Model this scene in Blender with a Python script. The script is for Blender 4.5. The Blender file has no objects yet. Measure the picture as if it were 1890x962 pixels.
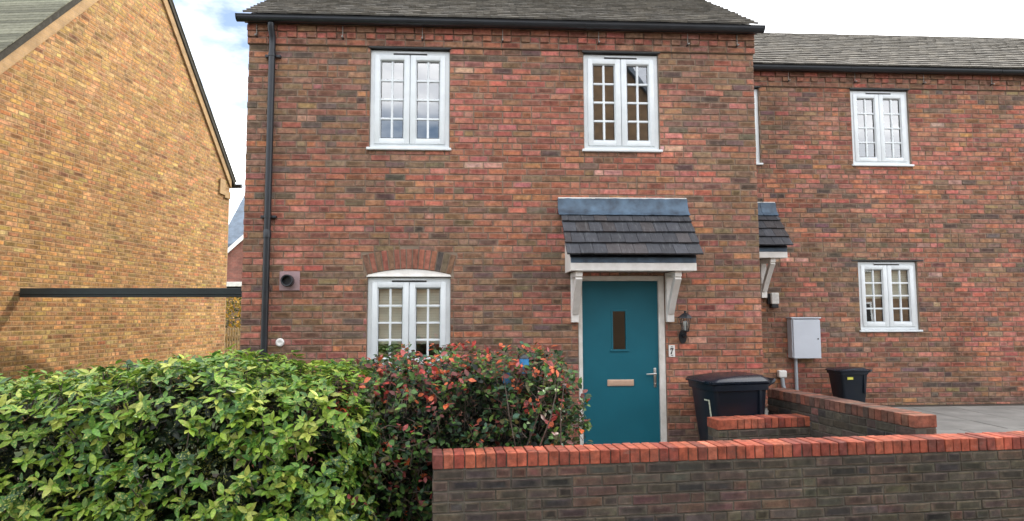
import bpy, bmesh, math, random
import numpy as np
from mathutils import Vector, Matrix

R = math.radians
scene = bpy.context.scene
C = scene.collection

# ---------------------------------------------------------------- camera
def cam_basis(yaw, pitch, roll):
    fwd = Vector((math.sin(yaw)*math.cos(pitch), math.cos(yaw)*math.cos(pitch), math.sin(pitch)))
    right = Vector((math.cos(yaw), -math.sin(yaw), 0))
    up = right.cross(fwd)
    r2 = right*math.cos(roll) + up*math.sin(roll)
    u2 = -right*math.sin(roll) + up*math.cos(roll)
    return r2, u2, fwd
CAM = Vector((2.598, -7.55, 1.719))
cd = bpy.data.cameras.new('camera')
cam = bpy.data.objects.new('camera', cd); C.objects.link(cam)
r2, u2, fw = cam_basis(0.05725, 0.08143, -0.00265)
cam.matrix_world = Matrix(((r2.x, u2.x, -fw.x, CAM.x), (r2.y, u2.y, -fw.y, CAM.y), (r2.z, u2.z, -fw.z, CAM.z), (0, 0, 0, 1)))
cd.sensor_width = 36; cd.lens = 36*1220/1890
cd.clip_start = .05; cd.clip_end = 3000
scene.camera = cam

# ---------------------------------------------------------------- light
SUN_EL, SUN_AZ = R(43), R(52)          # azimuth from +Y towards +X
sun_dir = Vector((math.sin(SUN_AZ)*math.cos(SUN_EL), math.cos(SUN_AZ)*math.cos(SUN_EL), math.sin(SUN_EL)))
w = bpy.data.worlds.new('World'); scene.world = w; w.use_nodes = True
nt = w.node_tree; nt.nodes.clear()
def N(nt, typ, **kw):
    n = nt.nodes.new(typ)
    for k, v in kw.items():
        if k.startswith('i_'): n.inputs[k[2:].replace('_', ' ')].default_value = v
        else: setattr(n, k, v)
    return n
def Lk(nt, a, ao, b, bi): nt.links.new(a.outputs[ao], b.inputs[bi])
sky = N(nt, 'ShaderNodeTexSky', sky_type='NISHITA', sun_disc=False, sun_elevation=SUN_EL, sun_rotation=SUN_AZ,
        air_density=1.0, dust_density=2.5, ozone_density=1.0)
tc = N(nt, 'ShaderNodeTexCoord')
mp = N(nt, 'ShaderNodeMapping'); mp.inputs['Scale'].default_value = (1.0, 1.0, 2.2); mp.inputs['Location'].default_value = (3.1, 1.7, 0.4)
no = N(nt, 'ShaderNodeTexNoise', i_Scale=2.6, i_Detail=7.0, i_Roughness=.56)
rp = N(nt, 'ShaderNodeValToRGB')
rp.color_ramp.elements[0].position = .34; rp.color_ramp.elements[1].position = .58
mx = N(nt, 'ShaderNodeMixRGB'); mx.inputs['Color2'].default_value = (14.3, 14.4, 14.7, 1)
bg = N(nt, 'ShaderNodeBackground', i_Strength=.15)
wo = N(nt, 'ShaderNodeOutputWorld')
Lk(nt, tc, 'Generated', mp, 'Vector'); Lk(nt, mp, 'Vector', no, 'Vector'); Lk(nt, no, 'Fac', rp, 'Fac')
Lk(nt, rp, 'Color', mx, 'Fac'); Lk(nt, sky, 'Color', mx, 'Color1'); Lk(nt, mx, 'Color', bg, 'Color'); Lk(nt, bg, 'Background', wo, 'Surface')
sl = bpy.data.lights.new('sun', 'SUN'); sl.energy = 2.2; sl.angle = R(.6); sl.color = (1, .93, .82)
so = bpy.data.objects.new('sun', sl); C.objects.link(so)
so.rotation_euler = sun_dir.to_track_quat('Z', 'Y').to_euler()
vs = scene.view_settings
vs.view_transform = 'Standard'; vs.look = 'None'; vs.gamma = 1; vs.use_curve_mapping = False
vs.exposure = .74

# ---------------------------------------------------------------- helpers
rng = random.Random(7)
nrng = np.random.default_rng(11)

class MB:
    """collects faces with a colour each; build() links them as one mesh object"""
    def __init__(s): s.v = []; s.f = []; s.c = []; s.n = 0
    def add(s, verts, faces, col=(1, 1, 1)):
        b = len(s.v); s.v += [tuple(p) for p in verts]
        s.f += [tuple(i+b for i in f) for f in faces]; s.c += [col]*len(faces); return s
    def box(s, x0, x1, y0, y1, z0, z1, col=(1, 1, 1)):
        v = [(x, y, z) for z in (z0, z1) for y in (y0, y1) for x in (x0, x1)]
        return s.add(v, [(0, 2, 3, 1), (4, 5, 7, 6), (0, 1, 5, 4), (2, 6, 7, 3), (0, 4, 6, 2), (1, 3, 7, 5)], col)
    def cbox(s, x0, x1, y0, y1, z0, z1, b=.004, col=(1, 1, 1)):
        """box with chamfered edges"""
        bm = bmesh.new(); bmesh.ops.create_cube(bm, size=1)
        for v in bm.verts:
            v.co = ((x0+x1)/2+v.co.x*(x1-x0), (y0+y1)/2+v.co.y*(y1-y0), (z0+z1)/2+v.co.z*(z1-z0))
        b = min(b, .3*min(x1-x0, y1-y0, z1-z0))
        bmesh.ops.bevel(bm, geom=bm.edges[:], offset=b, segments=2, affect='EDGES', profile=.5)
        return s.addbm(bm, col)
    def addbm(s, bm, col=(1, 1, 1)):
        bm.verts.ensure_lookup_table()
        s.add([v.co[:] for v in bm.verts], [tuple(v.index for v in f.verts) for f in bm.faces], col) if not bm.verts[0].index and len(bm.verts) > 1 and bm.verts[1].index == 1 else s._addbm(bm, col)
        bm.free(); return s
    def _addbm(s, bm, col):
        bm.verts.index_update()
        s.add([v.co[:] for v in bm.verts], [tuple(v.index for v in f.verts) for f in bm.faces], col)
    def prism(s, poly, axis, a0, a1, col=(1, 1, 1)):
        """poly in the two other axes, extruded along axis ('x','y','z')"""
        def P(p, a):
            return {'x': (a, p[0], p[1]), 'y': (p[0], a, p[1]), 'z': (p[0], p[1], a)}[axis]
        n = len(poly)
        v = [P(p, a0) for p in poly]+[P(p, a1) for p in poly]
        f = [tuple(range(n))[::-1], tuple(range(n, 2*n))]+[(i, (i+1) % n, n+(i+1) % n, n+i) for i in range(n)]
        return s.add(v, f, col)
    def tube(s, pts, rad, seg=10, col=(1, 1, 1), cap=True):
        pts = [Vector(p) for p in pts]; rad = rad if isinstance(rad, (list, tuple)) else [rad]*len(pts)
        vv = []; prev = None
        for i, p in enumerate(pts):
            t = (pts[min(i+1, len(pts)-1)]-pts[max(i-1, 0)]).normalized()
            a = prev if prev else (Vector((0, 0, 1)) if abs(t.z) < .9 else Vector((1, 0, 0)))
            x = (a-t*a.dot(t)).normalized(); y = t.cross(x); prev = x
            vv += [p+(x*math.cos(2*math.pi*k/seg)+y*math.sin(2*math.pi*k/seg))*rad[i] for k in range(seg)]
        ff = [(i*seg+k, i*seg+(k+1) % seg, (i+1)*seg+(k+1) % seg, (i+1)*seg+k) for i in range(len(pts)-1) for k in range(seg)]
        if cap: ff += [tuple(range(seg))[::-1], tuple(range((len(pts)-1)*seg, len(pts)*seg))]
        return s.add(vv, ff, col)
    def lathe(s, prof, c, axis='z', seg=20, col=(1, 1, 1)):
        """prof: list of (radius, height along axis)"""
        vv = []
        for r, h in prof:
            for k in range(seg):
                a = 2*math.pi*k/seg; p = (r*math.cos(a), r*math.sin(a))
                vv.append({'z': (c[0]+p[0], c[1]+p[1], c[2]+h), 'y': (c[0]+p[0], c[1]+h, c[2]+p[1]), 'x': (c[0]+h, c[1]+p[0], c[2]+p[1])}[axis])
        n = len(prof)
        ff = [(i*seg+k, i*seg+(k+1) % seg, (i+1)*seg+(k+1) % seg, (i+1)*seg+k) for i in range(n-1) for k in range(seg)]
        ff += [tuple(range(seg))[::-1], tuple(range((n-1)*seg, n*seg))]
        return s.add(vv, ff, col)
    def build(s, name, mat, parent=None, smooth=False, loc=None):
        me = bpy.data.meshes.new(name)
        v = np.array(s.v, dtype=np.float64)
        if loc is not None: v = v-np.array(loc)
        me.from_pydata(v.tolist(), [], s.f)
        at = me.color_attributes.new('Col', 'FLOAT_COLOR', 'CORNER')
        cnt = np.array([len(f) for f in s.f]); 
        if any(isinstance(c[0], (tuple, list)) for c in s.c):
            cc = np.array([(q[0], q[1], q[2], 1.0) for c, n_ in zip(s.c, cnt) for q in (c if isinstance(c[0], (tuple, list)) else [c]*n_)])
        else: cc = np.repeat(np.array([(c[0], c[1], c[2], 1.0) for c in s.c]), cnt, axis=0)
        at.data.foreach_set('color', cc.ravel().astype(np.float32))
        me.materials.append(mat)
        if smooth is True: me.polygons.foreach_set('use_smooth', [True]*len(me.polygons))
        elif smooth: me.shade_smooth() if False else me.polygons.foreach_set('use_smooth', [True]*len(me.polygons)); 
        me.validate(); me.update()
        o = bpy.data.objects.new(name, me); C.objects.link(o)
        if smooth == 'auto' : me.set_sharp_from_angle(angle=R(35))
        if loc is not None: o.location = loc
        if parent: o.parent = parent
        return o

def tag(o, label=None, cat=None, group=None, kind=None):
    if label: o['label'] = label
    if cat: o['category'] = cat
    if group: o['group'] = group
    if kind: o['kind'] = kind
    return o
def empty(name, loc=(0, 0, 0), rz=0):
    o = bpy.data.objects.new(name, None); C.objects.link(o)
    o.empty_display_size = .2; o.location = loc; o.rotation_euler = (0, 0, rz); return o

# ---------------------------------------------------------------- materials
def new_mat(name):
    m = bpy.data.materials.new(name); m.use_nodes = True
    nt = m.node_tree; nt.nodes.clear()
    out = N(nt, 'ShaderNodeOutputMaterial'); b = N(nt, 'ShaderNodeBsdfPrincipled')
    Lk(nt, b, 'BSDF', out, 'Surface'); return m, nt, b, out
def noise_bump(nt, b, scale, strength, dist=.01, detail=6, vec=None):
    n = N(nt, 'ShaderNodeTexNoise', i_Scale=scale, i_Detail=float(detail), i_Roughness=.65)
    if vec: Lk(nt, vec[0], vec[1], n, 'Vector')
    bu = N(nt, 'ShaderNodeBump', i_Strength=strength, i_Distance=dist)
    Lk(nt, n, 'Fac', bu, 'Height'); Lk(nt, bu, 'Normal', b, 'Normal'); return n
def paint(name, col, rough=.5, var=.12, scale=9, bump=.1, metal=0, spec=.5, dirt=None, coat=0):
    m, nt, b, out = new_mat(name)
    ge = N(nt, 'ShaderNodeNewGeometry')
    n = N(nt, 'ShaderNodeTexNoise', i_Scale=scale, i_Detail=6.0, i_Roughness=.6); Lk(nt, ge, 'Position', n, 'Vector')
    r = N(nt, 'ShaderNodeValToRGB'); r.color_ramp.elements[0].position = .3; r.color_ramp.elements[1].position = .72
    r.color_ramp.elements[0].color = tuple(c*(1-var) for c in (dirt or col))+(1,); r.color_ramp.elements[1].color = tuple(min(1, c*(1+var*.5)) for c in col)+(1,)
    Lk(nt, n, 'Fac', r, 'Fac'); Lk(nt, r, 'Color', b, 'Base Color')
    b.inputs['Roughness'].default_value = rough; b.inputs['Metallic'].default_value = metal
    b.inputs['Specular IOR Level'].default_value = spec; b.inputs['Coat Weight'].default_value = coat
    if bump: noise_bump(nt, b, scale*12, bump, .004, vec=(ge, 'Position'))
    return m
def brick_mat(name, efflo=.5, soot=0.0, rough=.92):
    """per-piece colour attribute, blotches, pale bloom and grit"""
    m, nt, b, out = new_mat(name)
    at = N(nt, 'ShaderNodeAttribute', attribute_name='Col'); ge = N(nt, 'ShaderNodeNewGeometry')
    n1 = N(nt, 'ShaderNodeTexNoise', i_Scale=17.0, i_Detail=5.0, i_Roughness=.65); Lk(nt, ge, 'Position', n1, 'Vector')
    hs = N(nt, 'ShaderNodeMapRange'); hs.inputs['From Min'].default_value = .28; hs.inputs['From Max'].default_value = .72
    hs.inputs['To Min'].default_value = .48; hs.inputs['To Max'].default_value = 1.42
    Lk(nt, n1, 'Fac', hs, 'Value')
    mul = N(nt, 'ShaderNodeMixRGB', blend_type='MULTIPLY'); mul.inputs['Fac'].default_value = 1
    mpS = N(nt, 'ShaderNodeMapping'); mpS.inputs['Scale'].default_value = (1.7, 1.7, .45); Lk(nt, ge, 'Position', mpS, 'Vector')
    nS = N(nt, 'ShaderNodeTexNoise', i_Scale=1.0, i_Detail=5.0, i_Roughness=.6); Lk(nt, mpS, 'Vector', nS, 'Vector')
    hS = N(nt, 'ShaderNodeMapRange'); hS.inputs['From Min'].default_value = .32; hS.inputs['From Max'].default_value = .68; hS.inputs['To Min'].default_value = .78; hS.inputs['To Max'].default_value = 1.16
    Lk(nt, nS, 'Fac', hS, 'Value'); mm = N(nt, 'ShaderNodeMath', operation='MULTIPLY'); Lk(nt, hs, 'Result', mm, 0); Lk(nt, hS, 'Result', mm, 1)
    Lk(nt, at, 'Color', mul, 'Color1'); Lk(nt, mm, 'Value', mul, 'Color2')
    # pale salts
    mp = N(nt, 'ShaderNodeMapping'); mp.inputs['Scale'].default_value = (7, 7, 19); Lk(nt, ge, 'Position', mp, 'Vector')
    n2 = N(nt, 'ShaderNodeTexNoise', i_Scale=1.0, i_Detail=4.0, i_Roughness=.7); Lk(nt, mp, 'Vector', n2, 'Vector')
    r2 = N(nt, 'ShaderNodeValToRGB'); r2.color_ramp.elements[0].position = .60; r2.color_ramp.elements[1].position = .80
    r2.color_ramp.elements[1].color = (efflo,)*3+(1,)
    Lk(nt, n2, 'Fac', r2, 'Fac')
    m2 = N(nt, 'ShaderNodeMixRGB'); m2.inputs['Color2'].default_value = (.42, .33, .28, 1)
    Lk(nt, r2, 'Color', m2, 'Fac'); Lk(nt, mul, 'Color', m2, 'Color1')
    # dark smuts
    n3 = N(nt, 'ShaderNodeTexNoise', i_Scale=6.0, i_Detail=5.0, i_Roughness=.7); Lk(nt, ge, 'Position', n3, 'Vector')
    r3 = N(nt, 'ShaderNodeValToRGB'); r3.color_ramp.elements[0].position = .55-.2*soot; r3.color_ramp.elements[1].position = .78
    r3.color_ramp.elements[1].color = (.65+.2*soot,)*3+(1,)
    Lk(nt, n3, 'Fac', r3, 'Fac')
    m3 = N(nt, 'ShaderNodeMixRGB'); m3.inputs['Color2'].default_value = (.055, .048, .04, 1)
    Lk(nt, r3, 'Color', m3, 'Fac'); Lk(nt, m2, 'Color', m3, 'Color1'); Lk(nt, m3, 'Color', b, 'Base Color')
    b.inputs['Roughness'].default_value = rough; b.inputs['Specular IOR Level'].default_value = .25
    noise_bump(nt, b, 110, .55, .006, vec=(ge, 'Position'))
    return m
def far_brick(name, c1, c2, mortar, rot=0.0):
    """brick courses for walls too far or too oblique to tell the bricks apart"""
    m, nt, b, out = new_mat(name)
    tcn = N(nt, 'ShaderNodeTexCoord'); se = N(nt, 'ShaderNodeSeparateXYZ'); cb = N(nt, 'ShaderNodeCombineXYZ')
    ad = N(nt, 'ShaderNodeMath', operation='ADD')
    Lk(nt, tcn, 'Object', se, 'Vector'); Lk(nt, se, 'X', ad, 0); Lk(nt, se, 'Y', ad, 1); Lk(nt, ad, 'Value', cb, 'X'); Lk(nt, se, 'Z', cb, 'Y')
    br = N(nt, 'ShaderNodeTexBrick', i_Scale=1.0); br.offset = .5
    br.inputs['Brick Width'].default_value = .225; br.inputs['Row Height'].default_value = .075; br.inputs['Mortar Size'].default_value = .005
    br.inputs['Color1'].default_value = c1+(1,); br.inputs['Color2'].default_value = c2+(1,); br.inputs['Mortar'].default_value = mortar+(1,)
    br.inputs['Bias'].default_value = -.1
    Lk(nt, cb, 'Vector', br, 'Vector')
    n = N(nt, 'ShaderNodeTexNoise', i_Scale=3.0, i_Detail=8.0, i_Roughness=.7); Lk(nt, tcn, 'Object', n, 'Vector')
    mr = N(nt, 'ShaderNodeMapRange'); mr.inputs['From Min'].default_value = .3; mr.inputs['From Max'].default_value = .7; mr.inputs['To Min'].default_value = .6; mr.inputs['To Max'].default_value = 1.25
    Lk(nt, n, 'Fac', mr, 'Value')
    mu = N(nt, 'ShaderNodeMixRGB', blend_type='MULTIPLY'); mu.inputs['Fac'].default_value = 1
    Lk(nt, br, 'Color', mu, 'Color1'); Lk(nt, mr, 'Result', mu, 'Color2'); Lk(nt, mu, 'Color', b, 'Base Color')
    bu = N(nt, 'ShaderNodeBump', i_Strength=.8, i_Distance=.008); bu.invert = True
    Lk(nt, br, 'Fac', bu, 'Height'); Lk(nt, bu, 'Normal', b, 'Normal')
    b.inputs['Roughness'].default_value = .9
    return m
def tile_mat(name, rough=.8, streak=.3, spec=.3, lo=.5, hi=1.5):
    m, nt, b, out = new_mat(name)
    at = N(nt, 'ShaderNodeAttribute', attribute_name='Col'); ge = N(nt, 'ShaderNodeNewGeometry')
    n1 = N(nt, 'ShaderNodeTexNoise', i_Scale=14.0, i_Detail=8.0, i_Roughness=.75); Lk(nt, ge, 'Position', n1, 'Vector')
    mr = N(nt, 'ShaderNodeMapRange'); mr.inputs['From Min'].default_value = .3; mr.inputs['From Max'].default_value = .72; mr.inputs['To Min'].default_value = lo; mr.inputs['To Max'].default_value = hi
    Lk(nt, n1, 'Fac', mr, 'Value')
    mu = N(nt, 'ShaderNodeMixRGB', blend_type='MULTIPLY'); mu.inputs['Fac'].default_value = 1
    Lk(nt, at, 'Color', mu, 'Color1'); Lk(nt, mr, 'Result', mu, 'Color2')
    mp = N(nt, 'ShaderNodeMapping'); mp.inputs['Scale'].default_value = (55, 6, 6); Lk(nt, ge, 'Position', mp, 'Vector')
    n2 = N(nt, 'ShaderNodeTexNoise', i_Scale=1.0, i_Detail=5.0, i_Roughness=.6); Lk(nt, mp, 'Vector', n2, 'Vector')
    r2 = N(nt, 'ShaderNodeValToRGB'); r2.color_ramp.elements[0].position = .55; r2.color_ramp.elements[1].position = .75; r2.color_ramp.elements[1].color = (streak,)*3+(1,)
    Lk(nt, n2, 'Fac', r2, 'Fac')
    m2 = N(nt, 'ShaderNodeMixRGB'); m2.inputs['Color2'].default_value = (.24, .25, .25, 1); Lk(nt, r2, 'Color', m2, 'Fac'); Lk(nt, mu, 'Color', m2, 'Color1')
    Lk(nt, m2, 'Color', b, 'Base Color'); b.inputs['Roughness'].default_value = rough; b.inputs['Specular IOR Level'].default_value = spec
    noise_bump(nt, b, 120, .4, .005, vec=(ge, 'Position')); return m
def glass_mat(name, f0=.28, tint=(.88, .92, .91), rough=0.0):
    """thin pane: Schlick reflection over clear transmission, the same from both sides"""
    m = bpy.data.materials.new(name); m.use_nodes = True; nt = m.node_tree; nt.nodes.clear()
    out = N(nt, 'ShaderNodeOutputMaterial'); mix = N(nt, 'ShaderNodeMixShader')
    ge = N(nt, 'ShaderNodeNewGeometry')
    dt = N(nt, 'ShaderNodeVectorMath', operation='DOT_PRODUCT'); Lk(nt, ge, 'Incoming', dt, 0); Lk(nt, ge, 'Normal', dt, 1)
    ab = N(nt, 'ShaderNodeMath', operation='ABSOLUTE'); Lk(nt, dt, 'Value', ab, 0)
    iv = N(nt, 'ShaderNodeMath', operation='SUBTRACT'); iv.inputs[0].default_value = 1; Lk(nt, ab, 'Value', iv, 1)
    pw = N(nt, 'ShaderNodeMath', operation='POWER'); pw.inputs[1].default_value = 5; Lk(nt, iv, 'Value', pw, 0)
    fr = N(nt, 'ShaderNodeMath', operation='MULTIPLY_ADD'); fr.inputs[1].default_value = 1-f0; fr.inputs[2].default_value = f0; Lk(nt, pw, 'Value', fr, 0)
    tr = N(nt, 'ShaderNodeBsdfTransparent'); tr.inputs['Color'].default_value = tint+(1,)
    gl = N(nt, 'ShaderNodeBsdfGlossy', i_Roughness=rough); gl.inputs['Color'].default_value = (1, 1, 1, 1)
    n = N(nt, 'ShaderNodeTexNoise', i_Scale=2.2, i_Detail=1.0); Lk(nt, ge, 'Position', n, 'Vector')
    bu = N(nt, 'ShaderNodeBump', i_Strength=.05, i_Distance=.02); Lk(nt, n, 'Fac', bu, 'Height'); Lk(nt, bu, 'Normal', gl, 'Normal')
    Lk(nt, fr, 'Value', mix, 'Fac'); Lk(nt, tr, 'BSDF', mix, 1); Lk(nt, gl, 'BSDF', mix, 2); Lk(nt, mix, 'Shader', out, 'Surface'); return m
def leaf_mat(name, spots=False, rough=.42):
    m, nt, b, out = new_mat(name)
    at = N(nt, 'ShaderNodeAttribute', attribute_name='Col'); ge = N(nt, 'ShaderNodeNewGeometry')
    n = N(nt, 'ShaderNodeTexNoise', i_Scale=60.0, i_Detail=3.0); Lk(nt, ge, 'Position', n, 'Vector')
    mr = N(nt, 'ShaderNodeMapRange'); mr.inputs['From Min'].default_value = .3; mr.inputs['From Max'].default_value = .7; mr.inputs['To Min'].default_value = .65; mr.inputs['To Max'].default_value = 1.3
    Lk(nt, n, 'Fac', mr, 'Value')
    mu = N(nt, 'ShaderNodeMixRGB', blend_type='MULTIPLY'); mu.inputs['Fac'].default_value = 1
    Lk(nt, at, 'Color', mu, 'Color1'); Lk(nt, mr, 'Result', mu, 'Color2'); last = mu
    if spots:
        n2 = N(nt, 'ShaderNodeTexNoise', i_Scale=70.0, i_Detail=2.0, i_Roughness=.6); Lk(nt, ge, 'Position', n2, 'Vector')
        n4 = N(nt, 'ShaderNodeTexNoise', i_Scale=5.0, i_Detail=2.0); Lk(nt, ge, 'Position', n4, 'Vector')
        su = N(nt, 'ShaderNodeMath', operation='MULTIPLY_ADD'); su.inputs[1].default_value = .45; Lk(nt, n4, 'Fac', su, 0); Lk(nt, n2, 'Fac', su, 2)
        r = N(nt, 'ShaderNodeValToRGB'); r.color_ramp.elements[0].position = .80; r.color_ramp.elements[1].position = .92
        r.color_ramp.elements[1].color = (.9, .9, .9, 1)
        Lk(nt, su, 'Value', r, 'Fac')
        m2 = N(nt, 'ShaderNodeMixRGB'); m2.inputs['Color2'].default_value = (.46, .48, .12, 1)
        Lk(nt, r, 'Color', m2, 'Fac'); Lk(nt, mu, 'Color', m2, 'Color1'); last = m2
    Lk(nt, last, 'Color', b, 'Base Color'); b.inputs['Roughness'].default_value = rough; b.inputs['Specular IOR Level'].default_value = .4
    tl = N(nt, 'ShaderNodeBsdfTranslucent'); Lk(nt, last, 'Color', tl, 'Color')
    mix = N(nt, 'ShaderNodeMixShader'); mix.inputs['Fac'].default_value = .22
    Lk(nt, b, 'BSDF', mix, 1); Lk(nt, tl, 'BSDF', mix, 2); Lk(nt, mix, 'Shader', out, 'Surface')
    return m

M = {}
M['brick'] = brick_mat('red_multi_brick', .62)
M['mortar'] = paint('mortar', (.25, .185, .135), .95, .4, 5, .5)
M['wallbrick'] = brick_mat('sooty_brick', .22, .75)
M['wallmortar'] = paint('dark_mortar', (.11, .10, .08), .95, .5, 9, .6)
M['coping'] = brick_mat('orange_coping_brick', .35, .35)
M['side_brick'] = far_brick('side_brick', (.21, .10, .065), (.12, .085, .06), (.17, .14, .11))
M['buff_brick'] = far_brick('buff_brick', (.40, .255, .12), (.38, .24, .11), (.42, .28, .15))
M['buff_unit'] = brick_mat('buff_brick_unit', .25, .05)
M['red_far'] = far_brick('far_red_brick', (.23, .085, .06), (.17, .075, .055), (.2, .13, .1))
M['brown_far'] = far_brick('far_brown_brick', (.25, .16, .09), (.17, .11, .07), (.22, .17, .12))
M['upvc'] = paint('white_upvc', (.75, .79, .80), .32, .05, 5, .02, dirt=(.69, .73, .74))
M['upvc_seal'] = paint('window_gasket', (.03, .03, .03), .6, .1, 9, 0)
M['white_wood'] = paint('white_paint', (.86, .84, .80), .5, .08, 7, .12, dirt=(.76, .73, .67))
M['cream_wood'] = paint('door_frame_paint', (.78, .75, .70), .5, .12, 7, .1, dirt=(.66, .62, .55))
M['black_plastic'] = paint('black_plastic', (.016, .019, .024), .38, .3, 4, .05)
M['bin'] = paint('bin_plastic', (.006, .011, .020), .36, .3, 5, .12, dirt=(.010, .016, .024), spec=.4)
M['bin_lid'] = paint('bin_lid_plastic', (.008, .014, .024), .24, .25, 5, .06, spec=.5)
M['door'] = paint('teal_door', (.010, .122, .166), .42, .08, 3, .04, spec=.32)
M['chrome'] = paint('brushed_steel', (.62, .62, .60), .3, .1, 20, .05, metal=1)
M['galv'] = paint('galvanised', (.33, .32, .30), .6, .25, 30, .1)
M['brass'] = paint('letter_plate_metal', (.78, .56, .42), .42, .1, 12, .05, metal=.6)
M['lead'] = paint('lead_flashing', (.075, .125, .18), .5, .4, 7, .25, dirt=(.05, .075, .11), metal=.15)
M['slate'] = tile_mat('canopy_tiles', .55, .35, .45, .65, 1.35)
M['roof_tile'] = tile_mat('roof_tiles', .9, .22, .2, .68, 1.32)
M['far_slate'] = paint('far_slate', (.13, .17, .22), .6, .4, 3, .4)
M['glass'] = glass_mat('window_glass')
M['glass_dark'] = glass_mat('door_glass', .10, (.85, .72, .60), .08)
M['lamp_glass'] = glass_mat('lantern_glass', .05, (.9, .92, .92), .03)
M['lamp_frost'] = paint('frosted_lamp_glass', (.62, .60, .56), .3, .25, 30, .1)
M['blind'] = paint('cream_blind', (.80, .80, .68), .8, .06, 3, .05)
M['room'] = paint('room_wall', (.30, .28, .24), .9, .1, 2, 0)
M['white_metal'] = paint('white_ceramic', (.82, .80, .76), .3, .06, 12, 0)
M['black_ink'] = paint('black_enamel', (.012, .012, .012), .35, .1, 9, 0)
M['bin_white'] = paint('bin_number_paint', (.62, .66, .5), .6, .3, 40, .1)
M['flue_plate'] = paint('flue_plate', (.36, .24, .245), .6, .25, 9, .1)
M['grey_box'] = paint('meter_box_plastic', (.58, .62, .68), .38, .07, 3, .04)
M['grey_pipe'] = paint('grey_conduit', (.42, .46, .50), .45, .1, 8, .05)
M['soil'] = paint('soil', (.05, .038, .026), .95, .5, 6, 1)
M['asphalt'] = paint('asphalt', (.05, .05, .052), .9, .35, 14, .8)
M['paving'] = paint('concrete_paving', (.23, .22, .20), .9, .3, 3, .4)
M['grass'] = paint('rough_grass', (.06, .09, .03), .95, .5, 2, 1)
M['timber'] = paint('pale_timber', (.55, .43, .26), .8, .25, 14, .3)
M['twig'] = paint('twig_bark', (.13, .10, .08), .85, .35, 30, .3)
M['laurel'] = leaf_mat('spotted_laurel_leaf', True, .36)
M['shrub'] = leaf_mat('autumn_shrub_leaf', False, .42)
M['shrub_far'] = leaf_mat('golden_leaf', False, .6)
M['blue'] = paint('blue_feeder', (.07, .30, .62), .25, .2, 40, .05)
M['steel_beam'] = paint('dark_beam', (.012, .022, .022), .5, .3, 6, .1)
M['yellow'] = paint('yellow_sticker', (.62, .6, .08), .5, .2, 30, 0)

# ---------------------------------------------------------------- brickwork
def lin(r, g, b):
    return tuple(((c/255+.055)/1.055)**2.4 if c > 10 else c/3294 for c in (r, g, b))
PAL = [  # (weight, sRGB)
    (13, (176, 112, 92)), (13, (167, 104, 85)), (9, (185, 122, 104)), (8, (158, 97, 80)), (5, (180, 122, 90)),
    (15, (150, 112, 89)), (13, (143, 108, 86)), (9, (136, 109, 86)), (6, (133, 101, 84)), (8, (152, 109, 91)),
    (5, (100, 88, 81)), (3, (90, 83, 79)), (5, (115, 98, 84)), (1.4, (202, 157, 139))]
EPAL = [(5, (156, 100, 82)), (5, (146, 104, 84)), (3, (164, 98, 84)), (4, (138, 102, 82))]
SOOT = [(14, (82, 74, 66)), (12, (75, 68, 61)), (10, (66, 61, 57)), (7, (90, 81, 71)), (5, (56, 53, 53)), (5, (94, 74, 66)), (3, (104, 76, 66)), (3, (86, 81, 69))]
COPE = [(12, (170, 92, 70)), (8, (160, 85, 65)), (6, (150, 78, 61)), (4, (136, 71, 59)), (2, (124, 69, 60)), (3, (178, 103, 80))]
def pick(pal, r, jit=.12):
    t = r.random()*sum(a for a, _ in pal)
    for a, c in pal:
        t -= a
        if t <= 0: break
    k = 1+r.uniform(-jit, jit)
    return tuple(min(.9, x*k*(1+r.uniform(-.05, .05))) for x in lin(*c))
def subtract(rect, holes):
    """pieces of rect (x0,x1,z0,z1) left outside the holes"""
    out = [rect]
    for h in holes:
        nx = []
        for (a, b, c, d) in out:
            if b <= h[0] or a >= h[1] or d <= h[2] or c >= h[3]: nx.append((a, b, c, d)); continue
            lo, hi = max(c, h[2]), min(d, h[3])
            if a < h[0]: nx.append((a, h[0]-.004, c, d))
            if b > h[1]: nx.append((h[1]+.004, b, c, d))
            xa, xb = max(a, h[0]), min(b, h[1])
            if c < h[2]: nx.append((xa, xb, c, h[2]))
            if d > h[3]: nx.append((xa, xb, h[3], d))
        out = nx
    return [r for r in out if r[1]-r[0] > .018 and r[3]-r[2] > .014]
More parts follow.
